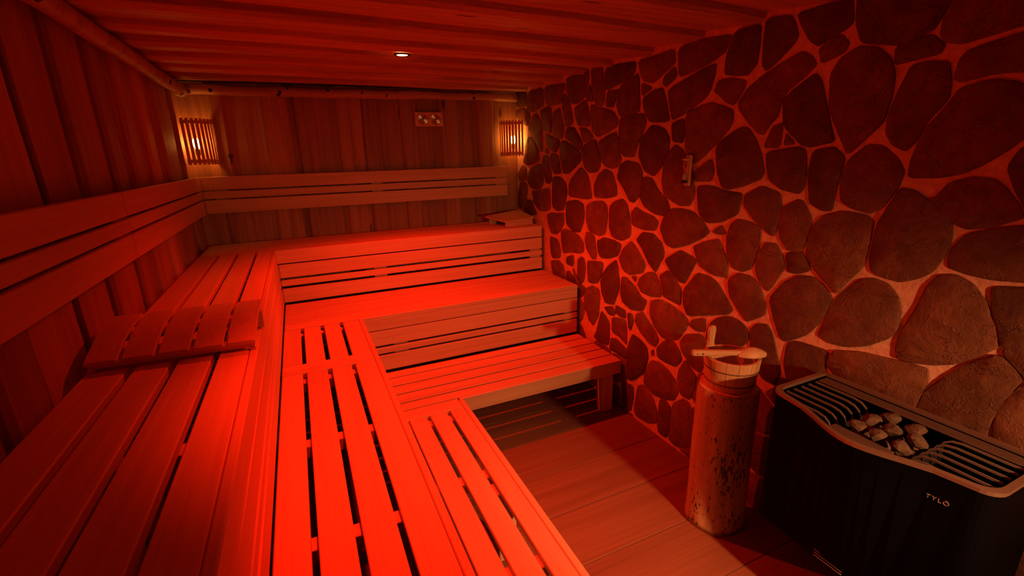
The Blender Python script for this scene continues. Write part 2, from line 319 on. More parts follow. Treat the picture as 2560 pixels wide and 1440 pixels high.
[(-1.449,0.705),(-1.537,0.735),(-1.576,0.710),(-1.564,0.679),(-1.511,0.671)],
[(-1.589,0.760),(-1.687,0.751),(-1.691,0.700),(-1.639,0.696),(-1.586,0.708)],
[(-1.717,0.740),(-1.761,0.745),(-1.777,0.704),(-1.755,0.633),(-1.731,0.650)],
[(-1.809,0.760),(-1.873,0.793),(-1.908,0.763),(-1.988,0.708),(-2.027,0.660),(-1.998,0.607),(-1.939,0.612),(-1.857,0.657),(-1.800,0.702)],
[(-1.549,0.658),(-1.692,0.684),(-1.711,0.614),(-1.718,0.512),(-1.648,0.544),(-1.555,0.552)],
[(-1.354,0.469),(-1.412,0.665),(-1.460,0.641),(-1.510,0.605),(-1.516,0.504),(-1.511,0.433),(-1.392,0.420),(-1.330,0.438)],
[(-1.543,0.491),(-1.601,0.506),(-1.721,0.476),(-1.726,0.403),(-1.594,0.411),(-1.531,0.406)],
[(-1.754,0.548),(-1.777,0.605),(-1.869,0.591),(-1.923,0.564),(-1.940,0.506),(-1.911,0.389),(-1.811,0.287),(-1.744,0.265),(-1.749,0.408),(-1.736,0.484)],
[(-1.970,0.563),(-1.990,0.575),(-1.997,0.541),(-1.971,0.535)],
[(-2.023,0.602),(-2.080,0.668),(-2.156,0.692),(-2.215,0.642),(-2.228,0.606),(-2.183,0.547),(-2.106,0.540),(-2.034,0.546)],
[(-2.214,0.710),(-2.250,0.769),(-2.354,0.810),(-2.393,0.785),(-2.399,0.733),(-2.397,0.660),(-2.379,0.589),(-2.320,0.596),(-2.276,0.627),(-2.230,0.667)],
[(-2.269,0.840),(-2.299,0.879),(-2.378,0.913),(-2.377,0.839),(-2.325,0.828)],
[(-2.430,0.909),(-2.461,0.939),(-2.533,0.970),(-2.589,0.966),(-2.631,0.945),(-2.651,0.904),(-2.628,0.854),(-2.539,0.788),(-2.454,0.781),(-2.395,0.811),(-2.407,0.870)],
[(-2.222,0.533),(-2.264,0.616),(-2.319,0.568),(-2.351,0.546),(-2.347,0.487),(-2.318,0.388),(-2.246,0.387),(-2.212,0.467)],
[(-1.976,0.490),(-2.046,0.509),(-2.129,0.490),(-2.189,0.455),(-2.224,0.392),(-2.192,0.319),(-2.105,0.289),(-2.007,0.279),(-1.927,0.308),(-1.926,0.384)],
[(-1.864,0.256),(-1.916,0.287),(-2.003,0.247),(-2.049,0.181),(-2.057,0.083),(-1.967,0.039),(-1.861,0.032),(-1.838,0.069)],
[(-1.687,0.211),(-1.810,0.230),(-1.819,0.156),(-1.798,0.028),(-1.698,0.037)],
[(-2.080,0.251),(-2.109,0.285),(-2.176,0.254),(-2.183,0.145),(-2.157,0.031),(-2.083,0.033),(-2.067,0.114)],
[(-2.195,0.290),(-2.264,0.357),(-2.309,0.362),(-2.350,0.321),(-2.365,0.178),(-2.361,0.081),(-2.246,0.028),(-2.179,0.040),(-2.194,0.144)],
[(-1.771,1.879),(-1.860,1.948),(-1.963,1.920),(-2.008,1.863),(-1.995,1.783),(-1.947,1.711),(-1.896,1.665),(-1.812,1.693),(-1.750,1.786)],
[(-1.978,1.739),(-2.017,1.796),(-2.061,1.830),(-2.117,1.802),(-2.183,1.725),(-2.206,1.644),(-2.223,1.574),(-2.196,1.518),(-2.121,1.512),(-2.000,1.554),(-1.972,1.634)],
[(-2.022,1.945),(-2.104,1.966),(-2.115,1.907),(-2.111,1.847),(-2.036,1.857)],
[(-1.811,1.650),(-1.886,1.644),(-1.948,1.570),(-2.019,1.529),(-2.043,1.493),(-2.016,1.441),(-1.929,1.443),(-1.831,1.477),(-1.782,1.537)],
[(-1.706,1.420),(-1.752,1.465),(-1.828,1.433),(-1.905,1.424),(-1.956,1.398),(-1.933,1.343),(-1.828,1.337),(-1.724,1.349)],
[(-1.984,1.363),(-2.011,1.427),(-2.061,1.479),(-2.142,1.486),(-2.220,1.479),(-2.289,1.443),(-2.348,1.389),(-2.309,1.357),(-2.211,1.305),(-2.103,1.265),(-2.038,1.277)],
[(-2.243,1.616),(-2.334,1.623),(-2.429,1.599),(-2.521,1.598),(-2.514,1.536),(-2.504,1.498),(-2.422,1.456),(-2.331,1.438),(-2.272,1.481)],
[(-2.372,1.394),(-2.424,1.431),(-2.452,1.395),(-2.407,1.385)],
[(-2.223,1.698),(-2.316,1.758),(-2.338,1.702),(-2.328,1.651),(-2.216,1.646)],
[(-2.122,1.993),(-2.218,2.016),(-2.286,2.025),(-2.355,2.003),(-2.418,1.980),(-2.424,1.933),(-2.406,1.899),(-2.340,1.839),(-2.278,1.783),(-2.214,1.737),(-2.174,1.763),(-2.135,1.824)],
[(-2.347,1.819),(-2.391,1.854),(-2.477,1.898),(-2.520,1.890),(-2.561,1.843),(-2.598,1.778),(-2.623,1.702),(-2.613,1.674),(-2.526,1.640),(-2.437,1.617),(-2.403,1.633),(-2.369,1.703)],
[(-2.459,2.020),(-2.505,2.074),(-2.572,2.110),(-2.661,2.151),(-2.734,2.177),(-2.779,2.146),(-2.800,2.115),(-2.758,2.077),(-2.686,2.033),(-2.667,1.995),(-2.661,1.944),(-2.628,1.909),(-2.605,1.869),(-2.574,1.878),(-2.514,1.933),(-2.464,1.985)],
[(-1.980,2.131),(-2.207,2.191),(-2.292,2.204),(-2.288,2.153),(-2.267,2.091),(-2.240,2.058),(-2.171,2.027),(-2.104,1.994),(-2.026,1.969),(-1.996,2.048)],
[(-1.765,2.102),(-1.855,2.135),(-1.927,2.142),(-1.956,2.078),(-1.997,1.971),(-1.953,1.964),(-1.836,1.974),(-1.789,2.034)],
[(-1.748,2.192),(-1.844,2.154),(-1.758,2.122)],
[(-1.711,2.317),(-1.840,2.315),(-1.994,2.326),(-2.012,2.257),(-1.928,2.221),(-1.851,2.186),(-1.774,2.202),(-1.745,2.232)],
[(-1.934,2.198),(-1.991,2.229),(-2.015,2.230),(-2.030,2.186),(-1.961,2.151),(-1.933,2.164)],
[(-2.036,2.325),(-2.191,2.331),(-2.371,2.318),(-2.354,2.277),(-2.335,2.248),(-2.278,2.227),(-2.153,2.197),(-2.058,2.183)],
[(-2.396,2.326),(-2.524,2.321),(-2.526,2.244),(-2.521,2.168),(-2.484,2.134),(-2.430,2.140),(-2.357,2.153),(-2.358,2.230)],
[(-2.305,2.078),(-2.324,2.124),(-2.387,2.124),(-2.477,2.103),(-2.466,2.067),(-2.423,2.010),(-2.383,2.025),(-2.337,2.061)],
[(-2.555,2.337),(-2.664,2.322),(-2.688,2.282),(-2.702,2.242),(-2.689,2.216),(-2.629,2.167),(-2.581,2.136),(-2.560,2.162),(-2.553,2.250)],
[(-2.697,2.324),(-2.793,2.325),(-2.902,2.319),(-2.915,2.242),(-2.887,2.225),(-2.834,2.211),(-2.803,2.192),(-2.770,2.214),(-2.724,2.276)],
[(-2.810,2.172),(-2.838,2.197),(-2.880,2.206),(-2.913,2.173),(-2.899,2.147),(-2.826,2.123)],
[(-2.681,1.993),(-2.715,2.030),(-2.806,2.084),(-2.836,2.044),(-2.870,1.941),(-2.899,1.872),(-2.917,1.828),(-2.825,1.811),(-2.787,1.821),(-2.702,1.896)],
[(-2.612,1.812),(-2.645,1.890),(-2.689,1.903),(-2.690,1.811)],
[(-2.710,1.817),(-2.713,1.862),(-2.756,1.822)],
[(-2.870,2.071),(-2.895,2.119),(-2.953,2.149),(-3.020,2.134),(-3.065,2.090),(-3.085,2.040),(-3.089,1.981),(-3.080,1.894),(-3.044,1.850),(-2.979,1.778),(-2.949,1.831),(-2.925,1.876),(-2.884,1.951)],
[(-3.083,2.128),(-3.140,2.144),(-3.177,2.141),(-3.214,2.109),(-3.204,2.086),(-3.143,2.083),(-3.089,2.074)],
[(-2.922,2.371),(-3.217,2.284),(-3.209,2.237),(-3.187,2.192),(-3.176,2.166),(-3.138,2.152),(-3.080,2.141),(-3.022,2.155),(-2.966,2.169),(-2.935,2.238)],
[(-3.222,2.121),(-3.207,2.145),(-3.207,2.183),(-3.220,2.234),(-3.232,2.279),(-3.402,2.229),(-3.420,2.129),(-3.333,2.119),(-3.265,2.109)],
[(-3.137,2.055),(-3.177,2.061),(-3.237,2.051),(-3.252,1.993),(-3.254,1.940),(-3.212,1.885),(-3.194,1.819),(-3.170,1.790),(-3.126,1.811),(-3.101,1.851),(-3.100,1.911),(-3.118,1.987)],
[(-3.272,2.059),(-3.289,2.080),(-3.424,2.109),(-3.447,1.996),(-3.362,2.009),(-3.288,1.994),(-3.267,2.006)],
[(-3.286,1.966),(-3.353,1.982),(-3.415,1.968),(-3.455,1.931),(-3.468,1.865),(-3.466,1.829),(-3.432,1.790),(-3.389,1.751),(-3.340,1.718),(-3.276,1.702),(-3.197,1.700),(-3.196,1.758),(-3.217,1.849),(-3.264,1.919)],
[(-3.044,1.805),(-3.098,1.798),(-3.148,1.752),(-3.173,1.713),(-3.164,1.662),(-3.129,1.591),(-3.094,1.566),(-3.040,1.577),(-2.987,1.601),(-2.974,1.679),(-2.990,1.752)],
[(-2.844,1.786),(-2.923,1.799),(-2.968,1.758),(-2.964,1.719),(-2.953,1.644),(-2.955,1.564),(-2.916,1.560),(-2.863,1.585),(-2.841,1.687)],
[(-2.632,1.784),(-2.775,1.802),(-2.808,1.787),(-2.821,1.704),(-2.824,1.644),(-2.802,1.619),(-2.726,1.634),(-2.663,1.669),(-2.642,1.733)],
[(-2.543,1.590),(-2.627,1.635),(-2.719,1.608),(-2.732,1.545),(-2.725,1.464),(-2.714,1.424),(-2.679,1.439),(-2.619,1.480),(-2.545,1.542)],
[(-2.740,1.544),(-2.808,1.587),(-2.834,1.578),(-2.876,1.514),(-2.870,1.432),(-2.846,1.371),(-2.793,1.374),(-2.750,1.426),(-2.735,1.485)],
[(-3.267,1.624),(-3.290,1.635),(-3.317,1.680),(-3.367,1.696),(-3.417,1.693),(-3.450,1.664),(-3.488,1.618),(-3.501,1.590),(-3.444,1.561),(-3.385,1.545),(-3.352,1.559),(-3.319,1.589)],
[(-3.178,1.653),(-3.222,1.646),(-3.262,1.618),(-3.310,1.582),(-3.340,1.547),(-3.346,1.499),(-3.342,1.458),(-3.321,1.392),(-3.284,1.358),(-3.234,1.332),(-3.176,1.338),(-3.138,1.352),(-3.125,1.401),(-3.130,1.514),(-3.153,1.584)],
[(-3.446,1.729),(-3.458,1.775),(-3.488,1.811),(-3.530,1.607),(-3.507,1.614),(-3.473,1.673)],
[(-2.886,1.477),(-2.927,1.531),(-2.998,1.556),(-3.086,1.548),(-3.110,1.524),(-3.107,1.451),(-3.102,1.362),(-3.063,1.300),(-3.027,1.235),(-3.010,1.243),(-2.932,1.308),(-2.885,1.364),(-2.883,1.420)],
[(-2.790,1.350),(-2.853,1.368),(-2.883,1.342),(-2.902,1.302),(-2.855,1.279),(-2.808,1.275)],
[(-2.681,1.379),(-2.738,1.382),(-2.774,1.328),(-2.785,1.283),(-2.748,1.205),(-2.725,1.164),(-2.684,1.189),(-2.652,1.246),(-2.651,1.312)],
[(-2.744,1.128),(-2.795,1.212),(-2.857,1.261),(-2.922,1.270),(-2.970,1.243),(-3.010,1.203),(-2.998,1.148),(-2.966,1.071),(-2.928,1.017),(-2.848,0.956),(-2.818,0.962),(-2.774,1.050)],
[(-2.982,1.033),(-3.002,1.107),(-3.029,1.200),(-3.097,1.298),(-3.148,1.316),(-3.199,1.305),(-3.235,1.269),(-3.252,1.223),(-3.255,1.155),(-3.234,1.113),(-3.171,1.059),(-3.098,1.025),(-3.028,1.018)],
[(-3.270,1.089),(-3.271,1.135),(-3.306,1.250),(-3.318,1.324),(-3.339,1.371),(-3.385,1.383),(-3.431,1.363),(-3.469,1.318),(-3.487,1.284),(-3.509,1.241),(-3.525,1.187),(-3.489,1.142),(-3.440,1.095),(-3.383,1.066),(-3.319,1.050),(-3.277,1.051)],
[(-3.361,1.411),(-3.362,1.470),(-3.387,1.518),(-3.447,1.545),(-3.538,1.570),(-3.571,1.407),(-3.476,1.397),(-3.425,1.400)],
[(-3.480,1.366),(-3.576,1.384),(-3.621,1.164),(-3.589,1.176),(-3.554,1.188),(-3.534,1.201),(-3.509,1.271),(-3.490,1.315)],
[(-2.858,0.944),(-2.902,0.967),(-3.031,0.974),(-3.030,0.908),(-3.029,0.843),(-2.984,0.793),(-2.883,0.775),(-2.858,0.841)],
[(-2.659,0.941),(-2.695,0.984),(-2.747,0.994),(-2.776,0.959),(-2.801,0.886),(-2.836,0.808),(-2.832,0.724),(-2.747,0.732),(-2.681,0.847)],
[(-3.068,0.991),(-3.165,1.018),(-3.259,1.027),(-3.315,1.036),(-3.368,1.038),(-3.376,0.997),(-3.367,0.943),(-3.356,0.882),(-3.338,0.830),(-3.266,0.817),(-3.199,0.837),(-3.097,0.876),(-3.047,0.915),(-3.050,0.964)],
[(-3.423,1.025),(-3.479,1.105),(-3.526,1.150),(-3.546,1.152),(-3.583,1.120),(-3.599,1.097),(-3.579,1.037),(-3.563,0.990),(-3.560,0.930),(-3.560,0.876),(-3.481,0.850),(-3.417,0.848),(-3.377,0.877),(-3.384,0.959)],
[(-3.583,1.021),(-3.610,1.086),(-3.628,1.114),(-3.657,1.045),(-3.688,0.892),(-3.614,0.864),(-3.578,0.887),(-3.572,0.952)],
[(-1.282,0.322),(-1.326,0.374),(-1.367,0.407),(-1.416,0.408),(-1.465,0.407),(-1.537,0.392),(-1.538,0.322),(-1.532,0.255),(-1.486,0.201),(-1.416,0.194),(-1.367,0.237),(-1.331,0.273)],
[(-0.274,0.550),(-0.282,0.623),(-0.326,0.692),(-0.408,0.702),(-0.472,0.661),(-0.503,0.605),(-0.536,0.550),(-0.493,0.501),(-0.454,0.470),(-0.408,0.440),(-0.359,0.465),(-0.308,0.492)],
[(-3.574,0.250),(-3.576,0.326),(-3.620,0.402),(-3.708,0.420),(-3.769,0.356),(-3.803,0.305),(-3.836,0.250),(-3.829,0.180),(-3.763,0.155),(-3.708,0.134),(-3.632,0.118),(-3.597,0.186)],
[(-1.000,0.358),(-0.988,0.425),(-1.049,0.453),(-1.104,0.462),(-1.156,0.448),(-1.189,0.407),(-1.220,0.358),(-1.210,0.297),(-1.162,0.258),(-1.104,0.254),(-1.049,0.263),(-1.019,0.309)],
[(-0.082,1.018),(-0.126,1.070),(-0.164,1.108),(-0.216,1.152),(-0.298,1.160),(-0.332,1.085),(-0.344,1.018),(-0.301,0.969),(-0.265,0.933),(-0.216,0.884),(-0.158,0.918),(-0.121,0.963)],
[(-3.616,0.022),(-3.671,0.092),(-3.737,0.117),(-3.792,0.138),(-3.874,0.164),(-3.882,0.074),(-3.884,0.022),(-3.820,0.006),(-3.802,0.005),(-3.792,0.002),(-3.782,0.005),(-3.764,0.006)],
[(-4.006,0.826),(-4.039,0.905),(-4.106,0.947),(-4.176,0.942),(-4.240,0.937),(-4.302,0.899),(-4.310,0.826),(-4.261,0.777),(-4.225,0.741),(-4.176,0.722),(-4.130,0.746),(-4.086,0.774)],
[(-0.352,0.082),(-0.362,0.143),(-0.392,0.214),(-0.468,0.228),(-0.532,0.193),(-0.568,0.140),(-0.602,0.082),(-0.600,0.006),(-0.511,0.008),(-0.468,0.008),(-0.425,0.008),(-0.342,0.009)],
[(-4.066,1.078),(-4.058,1.160),(-4.118,1.220),(-4.200,1.248),(-4.273,1.204),(-4.326,1.151),(-4.316,1.078),(-4.306,1.017),(-4.270,0.957),(-4.200,0.962),(-4.136,0.967),(-4.074,1.005)],
[(-4.510,1.414),(-4.523,1.484),(-4.583,1.520),(-4.644,1.512),(-4.684,1.483),(-4.682,1.436),(-4.682,1.414),(-4.682,1.392),(-4.684,1.345),(-4.644,1.322),(-4.586,1.314),(-4.544,1.356)],
[(-4.306,1.642),(-4.370,1.703),(-4.424,1.732),(-4.476,1.752),(-4.543,1.758),(-4.566,1.694),(-4.568,1.642),(-4.561,1.593),(-4.540,1.531),(-4.476,1.484),(-4.406,1.521),(-4.355,1.572)],
[(-4.420,2.134),(-4.442,2.195),(-4.490,2.234),(-4.548,2.250),(-4.597,2.219),(-4.638,2.186),(-4.682,2.134),(-4.685,2.055),(-4.609,2.028),(-4.548,2.006),(-4.472,2.002),(-4.406,2.052)],
[(-4.318,0.442),(-4.331,0.512),(-4.391,0.548),(-4.452,0.540),(-4.498,0.522),(-4.552,0.500),(-4.556,0.442),(-4.542,0.390),(-4.522,0.321),(-4.452,0.314),(-4.397,0.347),(-4.341,0.378)],
[(-4.006,0.166),(-4.014,0.239),(-4.073,0.282),(-4.140,0.276),(-4.198,0.266),(-4.220,0.212),(-4.232,0.166),(-4.251,0.102),(-4.216,0.034),(-4.140,0.038),(-4.091,0.081),(-4.055,0.117)],
[(-3.922,1.390),(-3.952,1.436),(-3.980,1.480),(-4.032,1.482),(-4.084,1.480),(-4.127,1.445),(-4.136,1.390),(-4.153,1.320),(-4.114,1.248),(-4.032,1.208),(-3.944,1.238),(-3.906,1.317)],
[(-3.916,0.646),(-3.943,0.725),(-3.998,0.788),(-4.080,0.750),(-4.126,0.726),(-4.170,0.698),(-4.190,0.646),(-4.196,0.579),(-4.138,0.546),(-4.080,0.524),(-4.007,0.520),(-3.938,0.564)],
[(-3.988,2.266),(-3.969,2.330),(-4.031,2.351),(-4.080,2.352),(-4.129,2.351),(-4.212,2.342),(-4.178,2.266),(-4.160,2.220),(-4.138,2.166),(-4.080,2.102),(-4.022,2.166),(-4.000,2.220)],
[(-0.496,0.670),(-0.498,0.743),(-0.575,0.755),(-0.624,0.762),(-0.676,0.760),(-0.735,0.734),(-0.746,0.670),(-0.745,0.600),(-0.694,0.549),(-0.624,0.524),(-0.560,0.559),(-0.529,0.615)],
[(-2.524,0.226),(-2.531,0.275),(-2.546,0.347),(-2.616,0.396),(-2.668,0.316),(-2.696,0.272),(-2.720,0.226),(-2.706,0.174),(-2.671,0.131),(-2.616,0.074),(-2.555,0.120),(-2.526,0.174)],
[(-0.628,0.022),(-0.680,0.080),(-0.731,0.107),(-0.780,0.126),(-0.841,0.128),(-0.906,0.095),(-0.932,0.022),(-0.808,0.006),(-0.790,0.005),(-0.780,0.002),(-0.770,0.005),(-0.752,0.006)],
[(-4.438,0.634),(-4.446,0.686),(-4.487,0.719),(-4.536,0.738),(-4.597,0.740),(-4.662,0.707),(-4.682,0.634),(-4.668,0.558),(-4.600,0.523),(-4.536,0.536),(-4.490,0.554),(-4.436,0.576)],
[(-3.712,1.714),(-3.755,1.763),(-3.788,1.804),(-3.840,1.854),(-3.898,1.814),(-3.946,1.775),(-3.956,1.714),(-3.930,1.662),(-3.895,1.619),(-3.840,1.616),(-3.782,1.614),(-3.734,1.653)],
[(-3.844,1.906),(-3.854,1.988),(-3.920,2.038),(-3.996,2.064),(-4.069,2.032),(-4.091,1.961),(-4.106,1.906),(-4.081,1.857),(-4.045,1.821),(-3.996,1.772),(-3.938,1.806),(-3.890,1.845)],
[(-4.264,1.846),(-4.300,1.892),(-4.331,1.931),(-4.380,1.980),(-4.456,1.978),(-4.486,1.907),(-4.496,1.846),(-4.486,1.785),(-4.432,1.756),(-4.380,1.736),(-4.310,1.725),(-4.285,1.791)],
[(-0.688,0.466),(-0.719,0.536),(-0.770,0.587),(-0.840,0.570),(-0.895,0.561),(-0.940,0.524),(-0.974,0.466),(-0.946,0.405),(-0.889,0.381),(-0.840,0.362),(-0.773,0.350),(-0.708,0.390)],
[(-2.890,0.562),(-2.927,0.611),(-2.966,0.642),(-3.012,0.678),(-3.070,0.662),(-3.123,0.626),(-3.116,0.562),(-3.107,0.507),(-3.097,0.415),(-3.012,0.404),(-2.936,0.430),(-2.896,0.495)],
[(-0.244,0.874),(-0.287,0.923),(-0.323,0.959),(-0.372,0.990),(-0.424,0.964),(-0.472,0.932),(-0.476,0.874),(-0.472,0.816),(-0.451,0.737),(-0.372,0.722),(-0.281,0.716),(-0.220,0.786)],
[(-3.328,0.142),(-3.350,0.203),(-3.392,0.253),(-3.456,0.264),(-3.532,0.274),(-3.567,0.206),(-3.590,0.142),(-3.603,0.057),(-3.535,0.005),(-3.456,0.008),(-3.377,0.005),(-3.309,0.057)],
[(-3.568,1.858),(-3.592,1.904),(-3.620,1.948),(-3.672,1.950),(-3.721,1.943),(-3.809,1.937),(-3.800,1.858),(-3.757,1.809),(-3.724,1.768),(-3.672,1.712),(-3.590,1.716),(-3.530,1.776)],
[(-2.962,0.022),(-3.014,0.083),(-3.065,0.117),(-3.120,0.126),(-3.169,0.107),(-3.226,0.083),(-3.296,0.022),(-3.148,0.006),(-3.130,0.005),(-3.120,0.002),(-3.110,0.005),(-3.092,0.006)],
[(-0.958,0.586),(-0.988,0.632),(-1.016,0.676),(-1.068,0.678),(-1.117,0.671),(-1.179,0.650),(-1.178,0.586),(-1.158,0.534),(-1.123,0.491),(-1.068,0.482),(-1.001,0.470),(-0.968,0.528)],
[(-0.550,0.214),(-0.589,0.269),(-0.632,0.304),(-0.684,0.354),(-0.751,0.330),(-0.779,0.269),(-0.788,0.214),(-0.784,0.156),(-0.733,0.129),(-0.684,0.110),(-0.620,0.103),(-0.584,0.156)],
[(-3.298,0.406),(-3.335,0.455),(-3.365,0.501),(-3.420,0.516),(-3.481,0.512),(-3.572,0.494),(-3.590,0.406),(-3.552,0.330),(-3.484,0.295),(-3.420,0.284),(-3.353,0.290),(-3.309,0.342)],
[(-2.884,0.226),(-2.903,0.275),(-2.930,0.326),(-2.988,0.384),(-3.076,0.378),(-3.083,0.281),(-3.086,0.226),(-3.083,0.171),(-3.043,0.131),(-2.988,0.098),(-2.930,0.126),(-2.893,0.171)],
[(-0.952,0.130),(-0.988,0.176),(-1.019,0.215),(-1.068,0.234),(-1.123,0.225),(-1.153,0.179),(-1.160,0.130),(-1.168,0.072),(-1.138,0.009),(-1.068,0.008),(-0.998,0.009),(-0.942,0.057)],
[(-4.564,0.382),(-4.578,0.434),(-4.604,0.493),(-4.668,0.528),(-4.684,0.410),(-4.685,0.392),(-4.688,0.382),(-4.685,0.372),(-4.684,0.354),(-4.668,0.284),(-4.613,0.287),(-4.547,0.312)],
[(-4.174,2.182),(-4.192,2.228),(-4.214,2.282),(-4.272,2.298),(-4.318,2.262),(-4.357,2.231),(-4.400,2.182),(-4.388,2.115),(-4.333,2.076),(-4.272,2.084),(-4.223,2.097),(-4.156,2.115)],
[(-0.022,0.334),(-0.018,0.365),(-0.020,0.424),(-0.072,0.450),(-0.133,0.440),(-0.167,0.389),(-0.176,0.334),(-0.183,0.270),(-0.130,0.234),(-0.072,0.194),(-0.020,0.244),(-0.018,0.303)],
[(-4.246,0.034),(-4.292,0.092),(-4.346,0.114),(-4.392,0.126),(-4.456,0.145),(-4.513,0.104),(-4.550,0.034),(-4.440,0.006),(-4.408,0.006),(-4.392,0.008),(-4.376,0.006),(-4.344,0.006)],
[(-1.558,0.310),(-1.564,0.377),(-1.631,0.395),(-1.680,0.384),(-1.729,0.395),(-1.734,0.341),(-1.730,0.310),(-1.734,0.279),(-1.723,0.236),(-1.680,0.212),(-1.601,0.173),(-1.559,0.240)],
[(-2.668,0.082),(-2.706,0.134),(-2.741,0.177),(-2.796,0.192),(-2.854,0.182),(-2.891,0.137),(-2.930,0.082),(-2.928,0.006),(-2.839,0.008),(-2.796,0.008),(-2.753,0.008),(-2.664,0.006)],
[(-2.596,0.538),(-2.622,0.611),(-2.669,0.675),(-2.748,0.660),(-2.797,0.623),(-2.843,0.593),(-2.870,0.538),(-2.869,0.468),(-2.800,0.448),(-2.748,0.440),(-2.681,0.422),(-2.616,0.462)],
[(-3.586,0.610),(-3.642,0.662),(-3.686,0.690),(-3.732,0.720),(-3.790,0.710),(-3.864,0.686),(-3.896,0.610),(-3.853,0.540),(-3.799,0.494),(-3.732,0.440),(-3.638,0.447),(-3.580,0.522)],
[(-4.336,1.042),(-4.346,1.103),(-4.391,1.148),(-4.452,1.158),(-4.522,1.163),(-4.563,1.106),(-4.610,1.042),(-4.563,0.978),(-4.501,0.957),(-4.452,0.950),(-4.400,0.952),(-4.326,0.969)],
[(-1.336,0.034),(-1.374,0.086),(-1.406,0.134),(-1.464,0.168),(-1.546,0.176),(-1.559,0.089),(-1.556,0.034),(-1.512,0.006),(-1.480,0.006),(-1.464,0.008),(-1.448,0.006),(-1.416,0.006)],
[(-3.820,1.042),(-3.827,1.091),(-3.842,1.163),(-3.912,1.224),(-4.000,1.194),(-4.038,1.115),(-4.046,1.042),(-4.049,0.963),(-3.994,0.900),(-3.912,0.938),(-3.863,0.957),(-3.812,0.984)],
[(-3.604,2.338),(-3.680,2.354),(-3.698,2.355),(-3.708,2.358),(-3.718,2.355),(-3.736,2.354),(-3.830,2.338),(-3.793,2.289),(-3.763,2.243),(-3.708,2.210),(-3.656,2.248),(-3.628,2.292)],
[(-4.024,1.762),(-4.067,1.811),(-4.103,1.847),(-4.152,1.872),(-4.204,1.852),(-4.247,1.817),(-4.268,1.762),(-4.294,1.680),(-4.234,1.620),(-4.152,1.652),(-4.106,1.682),(-4.067,1.713)],
[(-3.610,1.318),(-3.616,1.385),(-3.680,1.408),(-3.732,1.428),(-3.781,1.403),(-3.822,1.370),(-3.878,1.318),(-3.879,1.233),(-3.799,1.202),(-3.732,1.208),(-3.674,1.218),(-3.621,1.254)],
[(-3.436,2.242),(-3.448,2.288),(-3.470,2.342),(-3.528,2.352),(-3.580,2.332),(-3.608,2.288),(-3.632,2.242),(-3.628,2.184),(-3.583,2.147),(-3.528,2.108),(-3.455,2.116),(-3.428,2.184)],
[(-4.516,1.882),(-4.506,1.955),(-4.571,1.988),(-4.632,2.010),(-4.684,1.972),(-4.686,1.913),(-4.682,1.882),(-4.686,1.851),(-4.684,1.792),(-4.632,1.766),(-4.565,1.766),(-4.526,1.821)],
[(-4.510,0.166),(-4.521,0.251),(-4.613,0.261),(-4.668,0.264),(-4.684,0.194),(-4.685,0.176),(-4.688,0.166),(-4.685,0.156),(-4.684,0.138),(-4.668,0.008),(-4.583,0.019),(-4.547,0.096)],
[(-0.424,0.382),(-0.443,0.431),(-0.482,0.462),(-0.528,0.492),(-0.598,0.503),(-0.660,0.458),(-0.674,0.382),(-0.623,0.327),(-0.580,0.292),(-0.528,0.242),(-0.455,0.256),(-0.433,0.327)],
[(-4.210,0.670),(-4.235,0.719),(-4.271,0.755),(-4.320,0.798),(-4.369,0.755),(-4.410,0.722),(-4.418,0.670),(-4.410,0.618),(-4.381,0.564),(-4.320,0.530),(-4.250,0.549),(-4.220,0.612)],
[(-3.784,0.382),(-3.791,0.452),(-3.845,0.498),(-3.912,0.552),(-3.985,0.508),(-4.023,0.446),(-4.028,0.382),(-4.033,0.312),(-3.988,0.250),(-3.912,0.200),(-3.851,0.276),(-3.817,0.327)],
[(-3.106,0.226),(-3.109,0.281),(-3.116,0.378),(-3.204,0.372),(-3.271,0.342),(-3.315,0.290),(-3.332,0.226),(-3.310,0.165),(-3.283,0.089),(-3.204,0.122),(-3.155,0.141),(-3.109,0.171)],
[(-3.202,2.302),(-3.246,2.354),(-3.305,2.356),(-3.336,2.352),(-3.367,2.356),(-3.426,2.354),(-3.428,2.302),(-3.416,2.256),(-3.367,2.248),(-3.336,2.264),(-3.320,2.274),(-3.288,2.274)],
[(-3.310,0.646),(-3.304,0.713),(-3.338,0.788),(-3.420,0.828),(-3.481,0.752),(-3.520,0.704),(-3.554,0.646),(-3.557,0.567),(-3.481,0.540),(-3.420,0.536),(-3.368,0.556),(-3.340,0.600)],
[(-0.106,0.118),(-0.105,0.182),(-0.158,0.218),(-0.216,0.240),(-0.274,0.218),(-0.342,0.191),(-0.332,0.118),(-0.322,0.057),(-0.280,0.007),(-0.216,0.008),(-0.158,0.018),(-0.131,0.069)],
[(-3.724,0.850),(-3.705,0.914),(-3.758,0.950),(-3.816,0.954),(-3.865,0.935),(-3.916,0.908),(-3.986,0.850),(-3.953,0.771),(-3.898,0.708),(-3.816,0.728),(-3.758,0.750),(-3.736,0.804)],
[(-4.576,0.874),(-4.568,0.932),(-4.601,0.990),(-4.668,1.032),(-4.684,0.902),(-4.685,0.884),(-4.688,0.874),(-4.685,0.864),(-4.684,0.846),(-4.668,0.734),(-4.607,0.768),(-4.583,0.825)],
[(-3.766,2.206),(-3.803,2.255),(-3.833,2.301),(-3.888,2.352),(-3.946,2.306),(-3.968,2.252),(-3.980,2.206),(-3.999,2.142),(-3.964,2.074),(-3.888,2.048),(-3.827,2.100),(-3.788,2.148)],
[(-4.288,1.294),(-4.331,1.343),(-4.367,1.379),(-4.416,1.428),(-4.486,1.415),(-4.516,1.352),(-4.550,1.294),(-4.527,1.230),(-4.477,1.188),(-4.416,1.178),(-4.343,1.168),(-4.290,1.221)],
